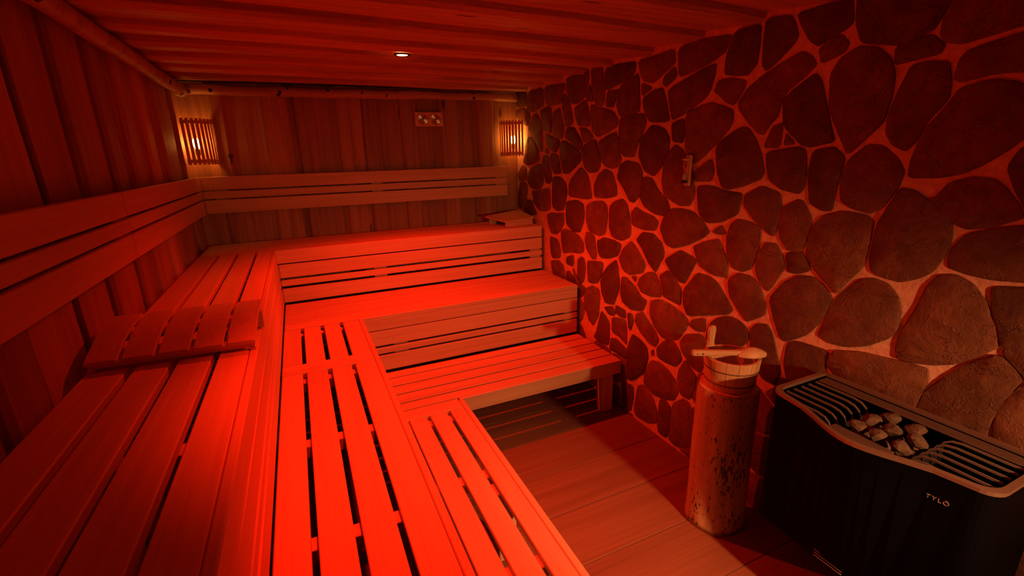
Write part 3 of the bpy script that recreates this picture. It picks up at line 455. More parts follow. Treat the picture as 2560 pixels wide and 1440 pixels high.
[(-4.240,0.226),(-4.232,0.284),(-4.274,0.326),(-4.332,0.354),(-4.387,0.321),(-4.443,0.290),(-4.496,0.226),(-4.432,0.168),(-4.378,0.146),(-4.332,0.134),(-4.274,0.126),(-4.252,0.180)],
[(-2.266,0.022),(-2.363,0.071),(-2.396,0.112),(-2.448,0.120),(-2.509,0.128),(-2.559,0.086),(-2.612,0.022),(-2.476,0.006),(-2.458,0.005),(-2.448,0.002),(-2.438,0.005),(-2.420,0.006)],
[(-0.022,0.586),(-0.020,0.644),(-0.053,0.702),(-0.120,0.726),(-0.211,0.744),(-0.262,0.668),(-0.254,0.586),(-0.241,0.516),(-0.187,0.470),(-0.120,0.470),(-0.059,0.480),(-0.020,0.528)],
[(-0.808,0.262),(-0.806,0.323),(-0.863,0.347),(-0.912,0.366),(-0.970,0.362),(-0.997,0.311),(-1.016,0.262),(-0.992,0.216),(-0.961,0.177),(-0.912,0.128),(-0.851,0.156),(-0.817,0.207)],
[(-0.196,0.358),(-0.189,0.422),(-0.233,0.474),(-0.300,0.468),(-0.349,0.443),(-0.395,0.413),(-0.404,0.358),(-0.411,0.294),(-0.376,0.226),(-0.300,0.236),(-0.242,0.258),(-0.205,0.303)],
[(-2.362,0.466),(-2.362,0.509),(-2.372,0.577),(-2.436,0.594),(-2.500,0.577),(-2.568,0.542),(-2.588,0.466),(-2.568,0.390),(-2.500,0.355),(-2.436,0.362),(-2.381,0.371),(-2.336,0.408)],
[(-4.156,1.438),(-4.149,1.502),(-4.190,1.559),(-4.260,1.608),(-4.330,1.559),(-4.381,1.508),(-4.388,1.438),(-4.345,1.389),(-4.309,1.353),(-4.260,1.304),(-4.184,1.306),(-4.165,1.383)],
[(-4.546,1.210),(-4.569,1.274),(-4.631,1.295),(-4.680,1.302),(-4.690,1.227),(-4.697,1.220),(-4.700,1.210),(-4.697,1.200),(-4.690,1.193),(-4.680,1.052),(-4.610,1.089),(-4.569,1.146)],
[(-2.374,0.238),(-2.374,0.260),(-2.348,0.349),(-2.412,0.342),(-2.467,0.333),(-2.502,0.290),(-2.504,0.238),(-2.497,0.189),(-2.464,0.148),(-2.412,0.140),(-2.381,0.184),(-2.374,0.216)],
[(-4.546,2.314),(-4.599,2.354),(-4.646,2.352),(-4.668,2.352),(-4.684,2.342),(-4.685,2.324),(-4.688,2.314),(-4.685,2.304),(-4.684,2.286),(-4.668,2.198),(-4.619,2.229),(-4.578,2.262)],
[(-3.574,2.062),(-3.584,2.120),(-3.629,2.157),(-3.684,2.190),(-3.745,2.168),(-3.784,2.120),(-3.818,2.062),(-3.826,1.980),(-3.736,1.972),(-3.684,1.970),(-3.635,1.977),(-3.599,2.013)],
[(-0.766,0.694),(-0.798,0.746),(-0.839,0.779),(-0.888,0.816),(-0.928,0.763),(-0.973,0.743),(-0.992,0.694),(-0.968,0.648),(-0.940,0.604),(-0.888,0.590),(-0.833,0.599),(-0.772,0.627)],
[(-4.048,0.406),(-4.043,0.476),(-4.106,0.506),(-4.164,0.528),(-4.234,0.527),(-4.290,0.479),(-4.298,0.406),(-4.264,0.348),(-4.222,0.306),(-4.164,0.296),(-4.106,0.306),(-4.053,0.342)],
[(-0.016,0.862),(-0.019,0.872),(-0.020,0.890),(-0.036,1.008),(-0.094,0.962),(-0.131,0.917),(-0.176,0.862),(-0.188,0.774),(-0.103,0.746),(-0.036,0.722),(-0.020,0.834),(-0.019,0.852)],
[(-3.136,0.538),(-3.145,0.593),(-3.182,0.638),(-3.240,0.660),(-3.292,0.628),(-3.320,0.584),(-3.350,0.538),(-3.325,0.489),(-3.295,0.443),(-3.240,0.392),(-3.161,0.401),(-3.129,0.474)],
[(-3.760,1.498),(-3.767,1.547),(-3.797,1.593),(-3.852,1.596),(-3.904,1.588),(-3.932,1.544),(-3.956,1.498),(-3.932,1.452),(-3.904,1.408),(-3.852,1.382),(-3.803,1.413),(-3.762,1.446)],
[(-3.562,1.534),(-3.527,1.604),(-3.557,1.692),(-3.648,1.686),(-3.709,1.640),(-3.748,1.592),(-3.740,1.534),(-3.733,1.485),(-3.700,1.444),(-3.648,1.424),(-3.584,1.423),(-3.574,1.491)],
[(-3.658,1.078),(-3.535,1.178),(-3.641,1.194),(-3.708,1.188),(-3.766,1.178),(-3.808,1.136),(-3.800,1.078),(-3.793,1.029),(-3.766,0.978),(-3.708,0.950),(-3.680,1.030),(-3.670,1.056)],
[(-4.270,2.338),(-4.376,2.354),(-4.394,2.355),(-4.404,2.358),(-4.414,2.355),(-4.432,2.354),(-4.526,2.338),(-4.510,2.277),(-4.462,2.238),(-4.404,2.222),(-4.358,2.258),(-4.319,2.289)],
[(-1.180,0.166),(-1.172,0.224),(-1.214,0.266),(-1.272,0.294),(-1.321,0.251),(-1.357,0.215),(-1.400,0.166),(-1.362,0.114),(-1.330,0.066),(-1.272,0.008),(-1.202,0.045),(-1.187,0.117)],
[(-0.004,0.010),(-0.007,0.020),(-0.014,0.027),(-0.024,0.162),(-0.082,0.110),(-0.109,0.059),(-0.134,0.010),(-0.041,0.000),(-0.034,-0.007),(-0.024,-0.010),(-0.014,-0.007),(-0.007,-0.000)],
[(-1.576,0.010),(-1.583,0.059),(-1.595,0.136),(-1.668,0.150),(-1.684,0.038),(-1.696,0.026),(-1.838,0.010),(-1.685,0.000),(-1.678,-0.007),(-1.668,-0.010),(-1.658,-0.007),(-1.651,-0.000)],
[(-2.692,0.322),(-2.675,0.392),(-2.744,0.412),(-2.796,0.420),(-2.863,0.438),(-2.933,0.401),(-2.900,0.322),(-2.881,0.273),(-2.854,0.222),(-2.796,0.212),(-2.744,0.232),(-2.716,0.276)],
[(-3.442,1.954),(-3.444,1.982),(-3.464,2.002),(-3.492,2.088),(-3.550,2.054),(-3.577,2.003),(-3.596,1.954),(-3.572,1.908),(-3.544,1.864),(-3.492,1.808),(-3.476,1.926),(-3.464,1.938)],
[(-4.588,1.630),(-4.595,1.679),(-4.619,1.736),(-4.680,1.746),(-4.690,1.647),(-4.697,1.640),(-4.700,1.630),(-4.697,1.620),(-4.690,1.613),(-4.680,1.532),(-4.628,1.540),(-4.590,1.578)],
[(-4.114,1.978),(-4.087,2.057),(-4.163,2.084),(-4.224,2.076),(-4.273,2.063),(-4.340,2.045),(-4.340,1.978),(-4.304,1.932),(-4.273,1.893),(-4.224,1.868),(-4.172,1.888),(-4.129,1.923)],
[(-3.904,0.010),(-3.911,0.059),(-3.917,0.147),(-3.996,0.138),(-4.045,0.095),(-4.081,0.059),(-4.130,0.010),(-4.013,0.000),(-4.006,-0.007),(-3.996,-0.010),(-3.986,-0.007),(-3.979,-0.000)],
[(-1.042,0.790),(-1.042,0.812),(-1.007,0.916),(-1.080,0.828),(-1.096,0.818),(-1.108,0.806),(-1.190,0.790),(-1.165,0.741),(-1.132,0.700),(-1.080,0.698),(-1.031,0.705),(-0.995,0.741)],
[(-4.330,0.838),(-4.327,0.917),(-4.415,0.923),(-4.464,0.930),(-4.516,0.928),(-4.549,0.887),(-4.556,0.838),(-4.564,0.780),(-4.513,0.753),(-4.464,0.734),(-4.415,0.753),(-4.374,0.786)],
[(-3.928,1.594),(-3.942,1.646),(-3.974,1.694),(-4.032,1.704),(-4.078,1.674),(-4.117,1.643),(-4.184,1.594),(-4.143,1.530),(-4.084,1.504),(-4.032,1.502),(-3.980,1.504),(-3.952,1.548)],
[(-2.842,0.718),(-2.852,0.734),(-2.852,0.766),(-2.880,0.768),(-2.911,0.772),(-2.996,0.785),(-3.014,0.718),(-2.965,0.669),(-2.926,0.638),(-2.880,0.602),(-2.831,0.633),(-2.785,0.663)]]

# ------------------------------------------------------------------ room shell
floor = struct(link('floor', cbox_mesh((W+0.2, DEPTH+0.2, 0.06), grout, 0), None, (W/2, -DEPTH/2, -0.042)))
wall_left = struct(link('wall_left', cbox_mesh((0.06, DEPTH+0.2, H+0.2), backing, 0), None, (-0.055, -DEPTH/2, H/2)))
wall_back = struct(link('wall_back', cbox_mesh((W+0.2, 0.06, H+0.2), backing, 0), None, (W/2, 0.055, H/2)))
ceiling = struct(link('ceiling', cbox_mesh((W+0.2, DEPTH+0.2, 0.06), backing, 0), None, (W/2, -DEPTH/2, H+0.125)))
wall_right = struct(link('wall_right', cbox_mesh((0.06, DEPTH+0.2, H+0.2), mortar, 0), None, (W+0.03, -DEPTH/2, H/2)))
wall_front = struct(link('wall_front', cbox_mesh((W+0.2, 0.06, H+0.2), clad[2], 0), None, (W/2, -DEPTH-0.03, H/2)))

# floor: wood look tiles, long side across the room
ty = -DEPTH + 0.04
edges = [-0.005 - 0.3155*k for k in range(0, 17)]
yj = [-2.404 + 0.3155*k for k in range(-8, 8)]
yj = sorted([y for y in yj if -DEPTH < y < 0] + [-DEPTH, -0.0])
for a, b in zip(yj[:-1], yj[1:]):
    for x0, x1 in ((0.0, 0.228), (0.228, 1.43), (1.43, W)):
        if b-a < 0.03: continue
        o = box('tile', x0+0.0015, x1-0.0015, a+0.0015, b-0.0015, -0.012, 0.0, tilew, None, 0.0015)
        o.location = (o.location.x-floor.location.x, o.location.y-floor.location.y, o.location.z-floor.location.z); o.parent = floor

def waney(length, width, thick, bev, seed, seg=14, amp=0.008):
    """board with wavy natural edges: runs along local z, width along x, front face towards -y"""
    rg = random.Random(seed); vs, fs = [], []
    ph = [rg.uniform(0, 6.28) for _ in range(8)]
    def wob(t, q): return amp*(0.55*math.sin(5.1*t+ph[q]) + 0.3*math.sin(11.3*t+ph[q+1]) + 0.18*math.sin(23*t+ph[q+2]))
    for i in range(seg+1):
        t = i/seg; z = -length/2 + t*length
        l = -width/2 + wob(t*length, 0); r = width/2 + wob(t*length, 3)
        bl = bev*(0.75+0.5*abs(math.sin(3*t*length+ph[6]))); br = bev*(0.75+0.5*abs(math.sin(3.7*t*length+ph[7])))
        vs += [(l, 0, z), (l+0.25*bl, -0.55*thick, z), (l+bl, -thick, z), (r-br, -thick, z), (r-0.25*br, -0.55*thick, z), (r, 0, z)]
    for i in range(seg):
        a, b = i*6, (i+1)*6
        for k in range(6):
            k2 = (k+1) % 6; fs.append((a+k, a+k2, b+k2, b+k))
    fs.append(tuple(range(6))); fs.append(tuple(seg*6+k for k in range(6)))
    return vs, fs
# back wall cladding: broad waney boards, some proud, some set back
EB = [-0.02, 0.17, 0.285, 0.50, 0.70, 0.742, 0.885, 1.047, 1.147, 1.24, 1.385, 1.547, 1.69, 1.885, 2.05, 2.237, 2.40, 2.66]
PR = [0, 1, 0, 1, 0, 1, 0, 1, 0, 1, 0, 1, 0, 1, 0, 1, 0]
for i in range(len(EB)-1):
    w = EB[i+1]-EB[i]; proud = PR[i]
    ov = 0.022 if not proud else 0.0
    vs, fs = waney(H+0.02, w+2*ov+0.004, 0.024 if proud else 0.014, 0.022 if proud else 0.004, 100+i)
    base_y = 0.014 if proud else 0.027
    link('plank', mesh('plank', vs, fs, clad[2]), wall_back, ((EB[i]+EB[i+1])/2-wall_back.location.x, base_y-wall_back.location.y, H/2+0.01-wall_back.location.z))
# left wall cladding
EL = [0.02, -0.22, -0.45, -0.70, -0.86, -1.03, -1.19, -1.355, -1.49, -1.643, -1.80, -1.988, -2.215, -2.295, -2.58, -2.80, -3.05, -3.25, -3.52, -3.74, -4.0, -4.2, -4.48, -4.76]
for i in range(len(EL)-1):
    w = EL[i]-EL[i+1]; gap = (EL[i] == -2.215)
    proud = (i % 2 == 0) and not gap
    if gap: continue
    vs, fs = waney(H+0.02, w + (0.0 if proud else 0.036), 0.024 if proud else 0.014, 0.022 if proud else 0.004, 300+i)
    o = link('plank', mesh('plank', vs, fs, clad[2]), wall_left, (-0.014-wall_left.location.x if proud else -0.027-wall_left.location.x, (EL[i]+EL[i+1])/2-wall_left.location.y, H/2+0.01-wall_left.location.z), (0, 0, PI/2))
# ceiling: lapped waney boards running across the room, near edge hanging lower
CJ = [(0.05, 0.05), (-0.30, -0.24), (-0.62, -0.52), (-0.98, -0.84), (-1.325, -1.165), (-1.61, -1.475), (-1.97, -1.835), (-2.325, -2.215), (-2.66, -2.56), (-3.0, -2.92), (-3.34, -3.27), (-3.7, -3.63), (-4.05, -4.0), (-4.4, -4.37), (-4.78, -4.78)]
def ceil_board(near, far, seed):
    rg = random.Random(seed); ph = [rg.uniform(0, 6.28) for _ in range(6)]; seg = 18; vs, fs = [], []
    for i in range(seg+1):
        t = i/seg; x = -0.03 + t*(W+0.06)
        yn = near[0]+(near[1]-near[0])*max(0, (t-0.3)/0.7) + 0.007*math.sin(4*x+ph[0]) + 0.004*math.sin(11*x+ph[1])
        yf = far[0]+(far[1]-far[0])*max(0, (t-0.3)/0.7) + 0.035
        s = 0.040 + 0.012*math.sin(2.3*x+ph[2]) + 0.006*math.sin(7*x+ph[3])
        zb = H - 0.004 + 0.002*math.sin(3*x+ph[4])
        vs += [(x, yn, zb+0.040), (x, yn+0.010, zb+0.014), (x, yn+s, zb), (x, yf, zb+0.041), (x, yf, zb+0.058), (x, yn, zb+0.058)]
    for i in range(seg):
        a, b = i*6, (i+1)*6
        for k in range(6):
            k2 = (k+1) % 6; fs.append((a+k, a+k2, b+k2, b+k))
    fs.append(tuple(range(6))); fs.append(tuple(seg*6+k for k in range(6)))
    return vs, fs
for i in range(len(CJ)-1):
    vs, fs = ceil_board(CJ[i+1], CJ[i], 500+i)
    c = Vector((W/2, (CJ[i+1][0]+CJ[i][0])/2, H+0.02)); vs = [Vector(v)-c for v in vs]
    link('plank', mesh('plank', vs, fs, ceilw), ceiling, c-ceiling.location)

# right wall: field stones set proud of the mortar
def stone_mesh(P, seed):
    rg = random.Random(seed); n = len(P); c = Vector((sum(p[0] for p in P)/n, sum(p[1] for p in P)/n))
    Q = []; P = [c + (Vector(p)-c)*(1+0.0095/max(0.03, (Vector(p)-c).length)) for p in P]
    for i in range(n):
        a, b = P[i], P[(i+1) % n]; Q += [a+(b-a)*0.14, b-(b-a)*0.14]
    m = len(Q); size = min(max((q-c).length for q in Q), 0.2)
    h = 0.005 + 0.020*size*rg.uniform(0.6, 1.2); ty_, tz_ = rg.uniform(-0.025, 0.025), rg.uniform(-0.025, 0.025)
    vs, fs = [], []
    for q in Q:
        d = q-c; L = max(d.length, 1e-4)
        vs.append((0.004, d.x, d.y))
    for ins, f in ((0.002, 0.7), (0.009, 1.0)):
        for q in Q:
            d = q-c; L = max(d.length, 1e-4); k = max(0.4, 1-ins/L); e = d*k
            vs.append((-(h*f) + f*(ty_*e.x + tz_*e.y) + rg.uniform(-0.0015, 0.0015), e.x, e.y))
    vs.append((-h-0.002, 0, 0))
    for r in range(2):
        for k in range(m):
            k2 = (k+1) % m; fs.append((r*m+k, r*m+k2, (r+1)*m+k2, (r+1)*m+k))
    for k in range(m): fs.append((2*m+k, 2*m+(k+1) % m, 3*m))
    return vs, fs, c
for i, P in enumerate(STONES):
    vs, fs, c = stone_mesh(P, 900+i)
    me = mesh('stone', vs, fs, stonem)
    for p in me.polygons: p.use_smooth = len(p.vertices) == 3
    link('stone', me, wall_right, Vector((W, c.x, c.y))-wall_right.location)

# ------------------------------------------------------------------ corner poles under the ceiling
def pole(label, p0, p1, r, seed, bend):
    rg = random.Random(seed); n = 40; path, rad = [], []; a, b = Vector(p0), Vector(p1); knots = [rg.random() for _ in range(13)]
    for i in range(n+1):
        t = i/n; q = a.lerp(b, t); q.z += bend*math.sin(6*t+seed)*0.5 + 0.003*math.sin(31*t)
        rr = r*(1.08-0.2*t)
        for k in knots: rr += 0.007*math.exp(-((t-k)/0.009)**2)
        path.append(q-a); rad.append(rr)
    root = thing('ceiling_pole', label, 'pole', p0)
    vs, fs = tube(path, rad, 14); link('shaft', mesh('shaft', vs, fs, polew, True), root)
    for j, k in enumerate(knots):                                   # dark cut-off branch stubs
        q = (b-a)*k; q.z += bend*math.sin(6*k+seed)*0.5
        w = rg.uniform(-0.9, 1.2); side = Vector((1, 0, 0)) if abs((b-a).x) < abs((b-a).y) else Vector((0, -1, 0))
        d = (side*math.cos(w) + Vector((0, 0, -1))*math.sin(w)).normalized(); rr = r*(1.08-0.2*k)
        vs, fs = tube([d*0, d*(rr*0.7), d*(rr*1.12)], [0.019, 0.017, 0.012], 9)
        link('knot', mesh('knot', vs, fs, simple_knot), root, q)
    return root
simple_knot = simple('dark_knot', (0.05, 0.025, 0.015), 0.8, 0, 0.2, 60, 0.3)
pole('peeled round pole along the ceiling edge above the back wall', (0.06, -0.045, 2.298), (W-0.03, -0.045, 2.292), 0.033, 3, 0.008)
pole('peeled round pole along the ceiling edge above the left wall', (0.052, -0.085, 2.288), (0.052, -4.6, 2.288), 0.036, 5, 0.022)

# ------------------------------------------------------------------ tiered benches
T = 0.028
def slats(root, org, along, lo, hi, cuts, z, mat, gap):
    """boards side by side between successive cuts"""
    for a, b in zip(cuts[:-1], cuts[1:]):
        if along == 'x': box('slat', lo, hi, -b+gap/2, -a-gap/2, z-T, z, mat, root, 0.0035, org)
        else: box('slat', a+gap/2, b-gap/2, lo, hi, z-T, z, mat, root, 0.0035, org)
def riser_x(root, org, x0, x1, y, rows, battens):
    for za, zb in rows: box('riser_board', x0, x1, y, y+0.022, za, zb, bench[0], root, 0.003, org)
    for a, b in battens: box('batten', a, b, y+0.022, y+0.06, rows[-1][0], rows[0][1]-0.005, bench[2], root, 0.002, org)
def riser_y(root, org, y0, y1, x, rows, battens):
    for za, zb in rows: box('riser_board', x-0.022, x, y0, y1, za, zb, bench[1], root, 0.003, org)
    for a, b in battens: box('batten', x-0.06, x-0.022, a, b, rows[-1][0], rows[0][1]-0.005, bench[2], root, 0.002, org)
ROW3 = [(0.999, 1.096), (0.938, 0.982), (0.817, 0.919)]
ROW2 = [(0.594, 0.700), (0.536, 0.580), (0.412, 0.523)]
BT = [(1.140, 1.236), (2.483, 2.588)]
FT = 0.024
# top tier, back wall run
o_ = (1.3, -0.27, 0.0); t = thing('sauna_bench', 'top tier bench along the back wall, highest of three', 'bench', o_)
slats(t, o_, 'x', 0.022, XR, [0.028, 0.135, 0.24, 0.345, 0.45, D3-FT], Z3, bench[0], 0.009)
box('fascia', E3-FT, XR, -D3, -D3+FT, 1.104, Z3, bench[0], t, 0.004, o_)
riser_x(t, o_, E3, XR, -D3, ROW3, BT)
for x in (0.25, 1.19, 1.9, 2.53): box('joist', x-0.025, x+0.025, -D3+FT+0.002, -0.03, Z3-T-0.05, Z3-T, bench[1], t, 0.002, o_)
# top tier, left wall run
o_ = (0.25, -2.4, 0.0); t = thing('sauna_bench', 'top tier bench along the left wall with a slatted headrest lying on it', 'bench', o_)
for a, b in ((0.022, 0.131), (0.149, 0.244), (0.262, 0.358), (0.376, E3-FT-0.0015)):
    box('slat', a, b, YEND, -D3+FT-0.006, Z3-T, Z3, bench[1], t, 0.0035, o_)
box('fascia', E3-FT, E3, YEND, -D3-0.002, 1.104, Z3, bench[1], t, 0.004, o_)
riser_y(t, o_, YEND, -D3-0.002, E3, ROW3, [(-1.9, -1.8), (-3.1, -3.0)])
for y in (-0.60, -1.25, -2.10, -2.965, -3.8): box('joist', 0.03, E3-FT-0.002, y-0.026, y+0.026, Z3-T-0.05, Z3-T, bench[0], t, 0.002, o_)
# middle tier, back run
o_ = (1.5, -0.84, 0.0); t = thing('sauna_bench', 'middle tier bench in front of the back wall, brightly lit red', 'bench', o_)
slats(t, o_, 'x', E3+0.004, XR, [D3+0.008, 0.667, 0.782, 0.902, 1.018, D2-0.003], Z2, bench[0], 0.011)
box('fascia', E2, XR, -D2, -D2+FT, 0.705, Z2-T-0.001, bench[0], t, 0.003, o_)
box('edge_strip', E2-FT, XR, -D2, -D2+0.004, Z2-T, Z2-0.002, bench[0], t, 0.001, o_)
riser_x(t, o_, E2, XR, -D2, ROW2, BT)
for x in (1.19, 1.9, 2.53): box('joist', x-0.025, x+0.025, -D2+FT+0.002, -D3-0.01, Z2-T-0.05, Z2-T, bench[1], t, 0.002, o_)
# middle tier, left run
o_ = (0.72, -2.7, 0.0); t = thing('sauna_bench', 'middle tier bench along the left side with three dark slots and a cross board', 'bench', o_)
for a, b in ((E3+0.003, 0.585), (0.604, 0.698), (0.719, 0.812), (0.831, E2-FT-0.004)):
    box('slat', a, b, -1.704, -D2-0.004, Z2-T, Z2, bench[1], t, 0.0035, o_)
    box('slat', a, b, YEND, -1.824, Z2-T, Z2, bench[1], t, 0.0035, o_)
box('cross_board', E3+0.003, E2-FT-0.004, -1.822, -1.706, Z2-T, Z2, bench[0], t, 0.003, o_)
box('fascia', E2-FT-0.0025, E2, YEND, -D2-0.004, 0.705, Z2, bench[1], t, 0.004, o_)
riser_y(t, o_, YEND, -D2-0.004, E2, ROW2, [(-2.45, -2.35), (-3.6, -3.5)])
for y in (-1.175, -1.855, -2.415, -2.94, -3.47, -4.0): box('joist', E3+0.01, E2-FT-0.004, y-0.026, y+0.026, Z2-T-0.05, Z2-T, bench[0], t, 0.002, o_)
# lowest tier, back run
o_ = (1.7, -1.43, 0.0); t = thing('sauna_bench', 'lowest tier bench at the back with a square leg beside the stone wall', 'bench', o_)
slats(t, o_, 'x', E2+0.004, XR, [D2+0.008, 1.246, 1.367, 1.487, 1.604, D1-FT+0.006], Z1, bench[0], 0.0135)
box('fascia', E1-FT, XR, -D1, -D1+FT, Z1-0.10, Z1, bench[0], t, 0.004, o_)
box('end_rail', XR-0.03, XR-0.001, -D1+FT+0.002, -D2-0.01, Z1-0.10, Z1-T-0.001, bench[1], t, 0.003, o_)
for x in (1.19, 2.072): box('joist', x-0.042, x+0.042, -D1+FT+0.002, -D2-0.01, Z1-T-0.05, Z1-T, bench[1], t, 0.002, o_)
for y in (-1.71, -1.23): box('leg', 2.468, 2.556, y+0.03, y+0.11, 0.0, Z1-T-0.001 if y < -1.5 else Z1-T-0.001, bench[2], t, 0.003, o_)
# lowest tier, left run
o_ = (1.2, -3.0, 0.0); t = thing('sauna_bench', 'lowest tier bench along the left side, step nearest the floor', 'bench', o_)
for a, b in ((E2+0.003, 1.055), (1.074, 1.170), (1.191, 1.288), (1.309, E1-FT-0.009)):
    box('slat', a, b, YEND, -1.815, Z1-T, Z1, bench[1], t, 0.0035, o_)
box('cross_board', E2+0.003, E1-FT-0.009, -1.812, -1.7005, Z1-T, Z1, bench[0], t, 0.003, o_)
box('fascia', E1-FT-0.0075, E1, YEND, -D1-0.0015, Z1-0.10, Z1, bench[1], t, 0.004, o_)
for y in (-1.85, -2.385, -2.925, -3.46, -4.0): box('joist', E2+0.01, E1-FT-0.009, y-0.03, y+0.03, Z1-T-0.05, Z1-T, bench[0], t, 0.002, o_)
for y in (-2.5, -3.6): box('leg', E1-FT-0.1, E1-FT-0.012, y-0.04, y+0.04, 0.0, Z1-T-0.001, bench[2], t, 0.003, o_)

# ------------------------------------------------------------------ backrests
BR = [(1.608, 1.703), (1.545, 1.597), (1.436, 1.534)]
def backrest_x(label, x0, x1, bats):
    o_ = (x0, -0.02, 1.436); t = thing('backrest', label, 'backrest', o_)
    for za, zb in BR: box('slat', x0, x1, -0.052, -0.030, za, zb, bench[0], t, 0.003, o_)
    for a, b in bats: box('batten', a, b, -0.030, -0.0125, 1.445, 1.695, bench[2], t, 0.002, o_)
def backrest_y(label, y0, y1, bats):
    o_ = (0.02, y1, 1.436); t = thing('backrest', label, 'backrest', o_)
    for za, zb in BR: box('slat', 0.030, 0.052, y0, y1, za, zb, bench[1], t, 0.003, o_)
    for a, b in bats: box('batten', 0.0125, 0.030, a, b, 1.445, 1.695, bench[2], t, 0.002, o_)
backrest_x('long three-board backrest on the back wall under the twin dial gauge', 0.053, 2.489, [(0.125, 0.215), (1.255, 1.345), (2.38, 2.485)])
backrest_y('three-board backrest on the left wall, far section reaching the corner', -1.795, -0.053, [(-0.16, -0.07), (-1.793, -1.725)])
backrest_y('three-board backrest on the left wall, near section', -4.30, -1.799, [(-1.895, -1.801), (-3.1, -3.0)])

# ------------------------------------------------------------------ headrests
def headrest(label, loc, rotz, width, depth, rise, n, zf):
    """slatted headrest: slats run front to back and climb towards the back"""
    t = thing('headrest', label, 'headrest', loc, (0, 0, rotz)); sw = (width-(n-1)*0.012)/n; th = 0.012
    prof = []
    for i in range(9):
        u = i/8; prof.append((u*depth, zf + rise*(0.9*u + 0.25*math.sin(PI*u)) ))
    for k in range(n):
        x0 = k*(sw+0.012); vs, fs = [], []
        for i, (y, z) in enumerate(prof):
            vs += [(-sw/2, y, z), (-sw/2+0.002, y, z+th), (sw/2-0.002, y, z+th), (sw/2, y, z)]
        for i in range(8):
            for q in range(4): fs.append((i*4+q, i*4+(q+1) % 4, i*4+4+(q+1) % 4, i*4+4+q))
        fs += [(0, 1, 2, 3), (32, 33, 34, 35)]
        link('slat', mesh('slat', vs, fs, bench[1]), t, (x0+sw/2, 0, 0))
    def top(y): u = y/depth; return zf + rise*(0.9*u + 0.25*math.sin(PI*u))
    for y in (0.02, depth*0.5, depth-0.03):
        link('rail', cbox_mesh((width-0.01, 0.03, 0.02), bench[0], 0.003), t, (width/2, y, top(y)-0.011), (math.atan2(rise, depth), 0, 0))
    for x in (0.012, width-0.012):
        hz = top(depth-0.03)-0.02
        link('foot', cbox_mesh((0.02, 0.03, hz), bench[2], 0.002), t, (x, depth-0.03, hz/2))
        link('foot', cbox_mesh((0.02, 0.03, max(0.012, top(0.02)-0.02)), bench[2], 0.002), t, (x, 0.02, max(0.012, top(0.02)-0.02)/2))
    return t
headrest('slatted wooden headrest with five slats lying on the left top bench', (0.026, -2.435, Z3), -0.06, 0.462, 0.275, 0.07, 5, 0.024)
# wedge headrest in the far right corner
def wedge_headrest():
    t = thing('headrest', 'wedge shaped wooden headrest on the top bench in the stone wall corner', 'headrest', (2.24, -0.43, Z3))
    A = [(0.055, 0.0, 0.034), (0.345, 0.03, 0.050), (0.352, 0.36, 0.085), (-0.045, 0.24, 0.062)]
    vs = [Vector(p) for p in A] + [Vector(p)+Vector((0, 0, 0.011)) for p in A]
    link('top_board', mesh('top_board', vs, [(0, 1, 2, 3), (4, 5, 6, 7), (0, 1, 5, 4), (1, 2, 6, 5), (2, 3, 7, 6), (3, 0, 4, 7)], bench[0]), t)
    def slab(p, q, th):
        p, q = Vector(p), Vector(q); n_ = Vector((-(q-p).y, (q-p).x, 0)).normalized()*th
        b = [Vector((p.x, p.y, 0)), Vector((q.x, q.y, 0)), Vector((q.x, q.y, 0))+n_, Vector((p.x, p.y, 0))+n_]
        c = [p-Vector((0, 0, 0.0005)), q-Vector((0, 0, 0.0005)), q+n_-Vector((0, 0, 0.0005)), p+n_-Vector((0, 0, 0.0005))]
        return b+c, [(0, 1, 2, 3), (4, 5, 6, 7), (0, 1, 5, 4), (1, 2, 6, 5), (2, 3, 7, 6), (3, 0, 4, 7)]
    vs, fs = slab((0.06, 0.006, 0.0335), (0.335, 0.034, 0.049), 0.018); link('rail', mesh('rail', vs, fs, bench[0]), t)
    vs, fs = slab((0.0, 0.215, 0.057), (0.345, 0.335, 0.081), 0.018); link('rail', mesh('rail', vs, fs, bench[0]), t)
wedge_headrest()

# ------------------------------------------------------------------ corner lamps
def corner_lamp(label, cx, sgn, r):
    t = thing('corner_lamp', label, 'lamp', (cx, 0.0, 1.79), (0, 0, 0), 'slatted corner lamps')
    h = 0.31; n = 9
    def pt(a, rr): return Vector((sgn*rr*math.cos(a), -rr*math.sin(a), 0))
    for k in range(n):
        a = math.radians(7 + 76*k/(n-1)) ; p = pt(a, r)
        link('slat', cbox_mesh((0.0195, 0.006, h), bench[2], 0.001), t, (p.x, p.y, h/2), (0, 0, math.atan2(p.y, p.x)+PI/2))
    for z in (0.025, h-0.025):
        vs, fs = [], []; m = 14
        for i in range(m+1):
            a = math.radians(3 + 84*i/m)
            for rr, zz in ((r-0.018, z-0.012), (r-0.004, z-0.012), (r-0.004, z+0.012), (r-0.018, z+0.012)):
                p = pt(a, rr); vs.append((p.x, p.y, zz))
        for i in range(m):
            for q in range(4): fs.append((i*4+q, i*4+(q+1) % 4, i*4+4+(q+1) % 4, i*4+4+q))
        fs += [(0, 1, 2, 3), (m*4, m*4+1, m*4+2, m*4+3)]
        link('band', mesh('band', vs, fs, bench[0]), t)
    vs, fs = lathe([(0.004, -0.042), (0.016, -0.034), (0.024, -0.012), (0.025, 0.006), (0.019, 0.024), (0.008, 0.034)], 16)
    p = pt(PI/4, r*0.52); link('bulb', mesh('bulb', vs, fs, bulbm, True), t, (p.x, p.y, h*0.48))
    vs, fs = lathe([(0.014, -0.05), (0.016, -0.048), (0.016, -0.012), (0.012, -0.008)], 14)
    link('socket', mesh('socket', vs, fs, blackplastic), t, (p.x, p.y, h*0.48-0.034))
corner_lamp('lit slatted wooden lamp in the left back corner beside the hook', 0.012, 1, 0.178)
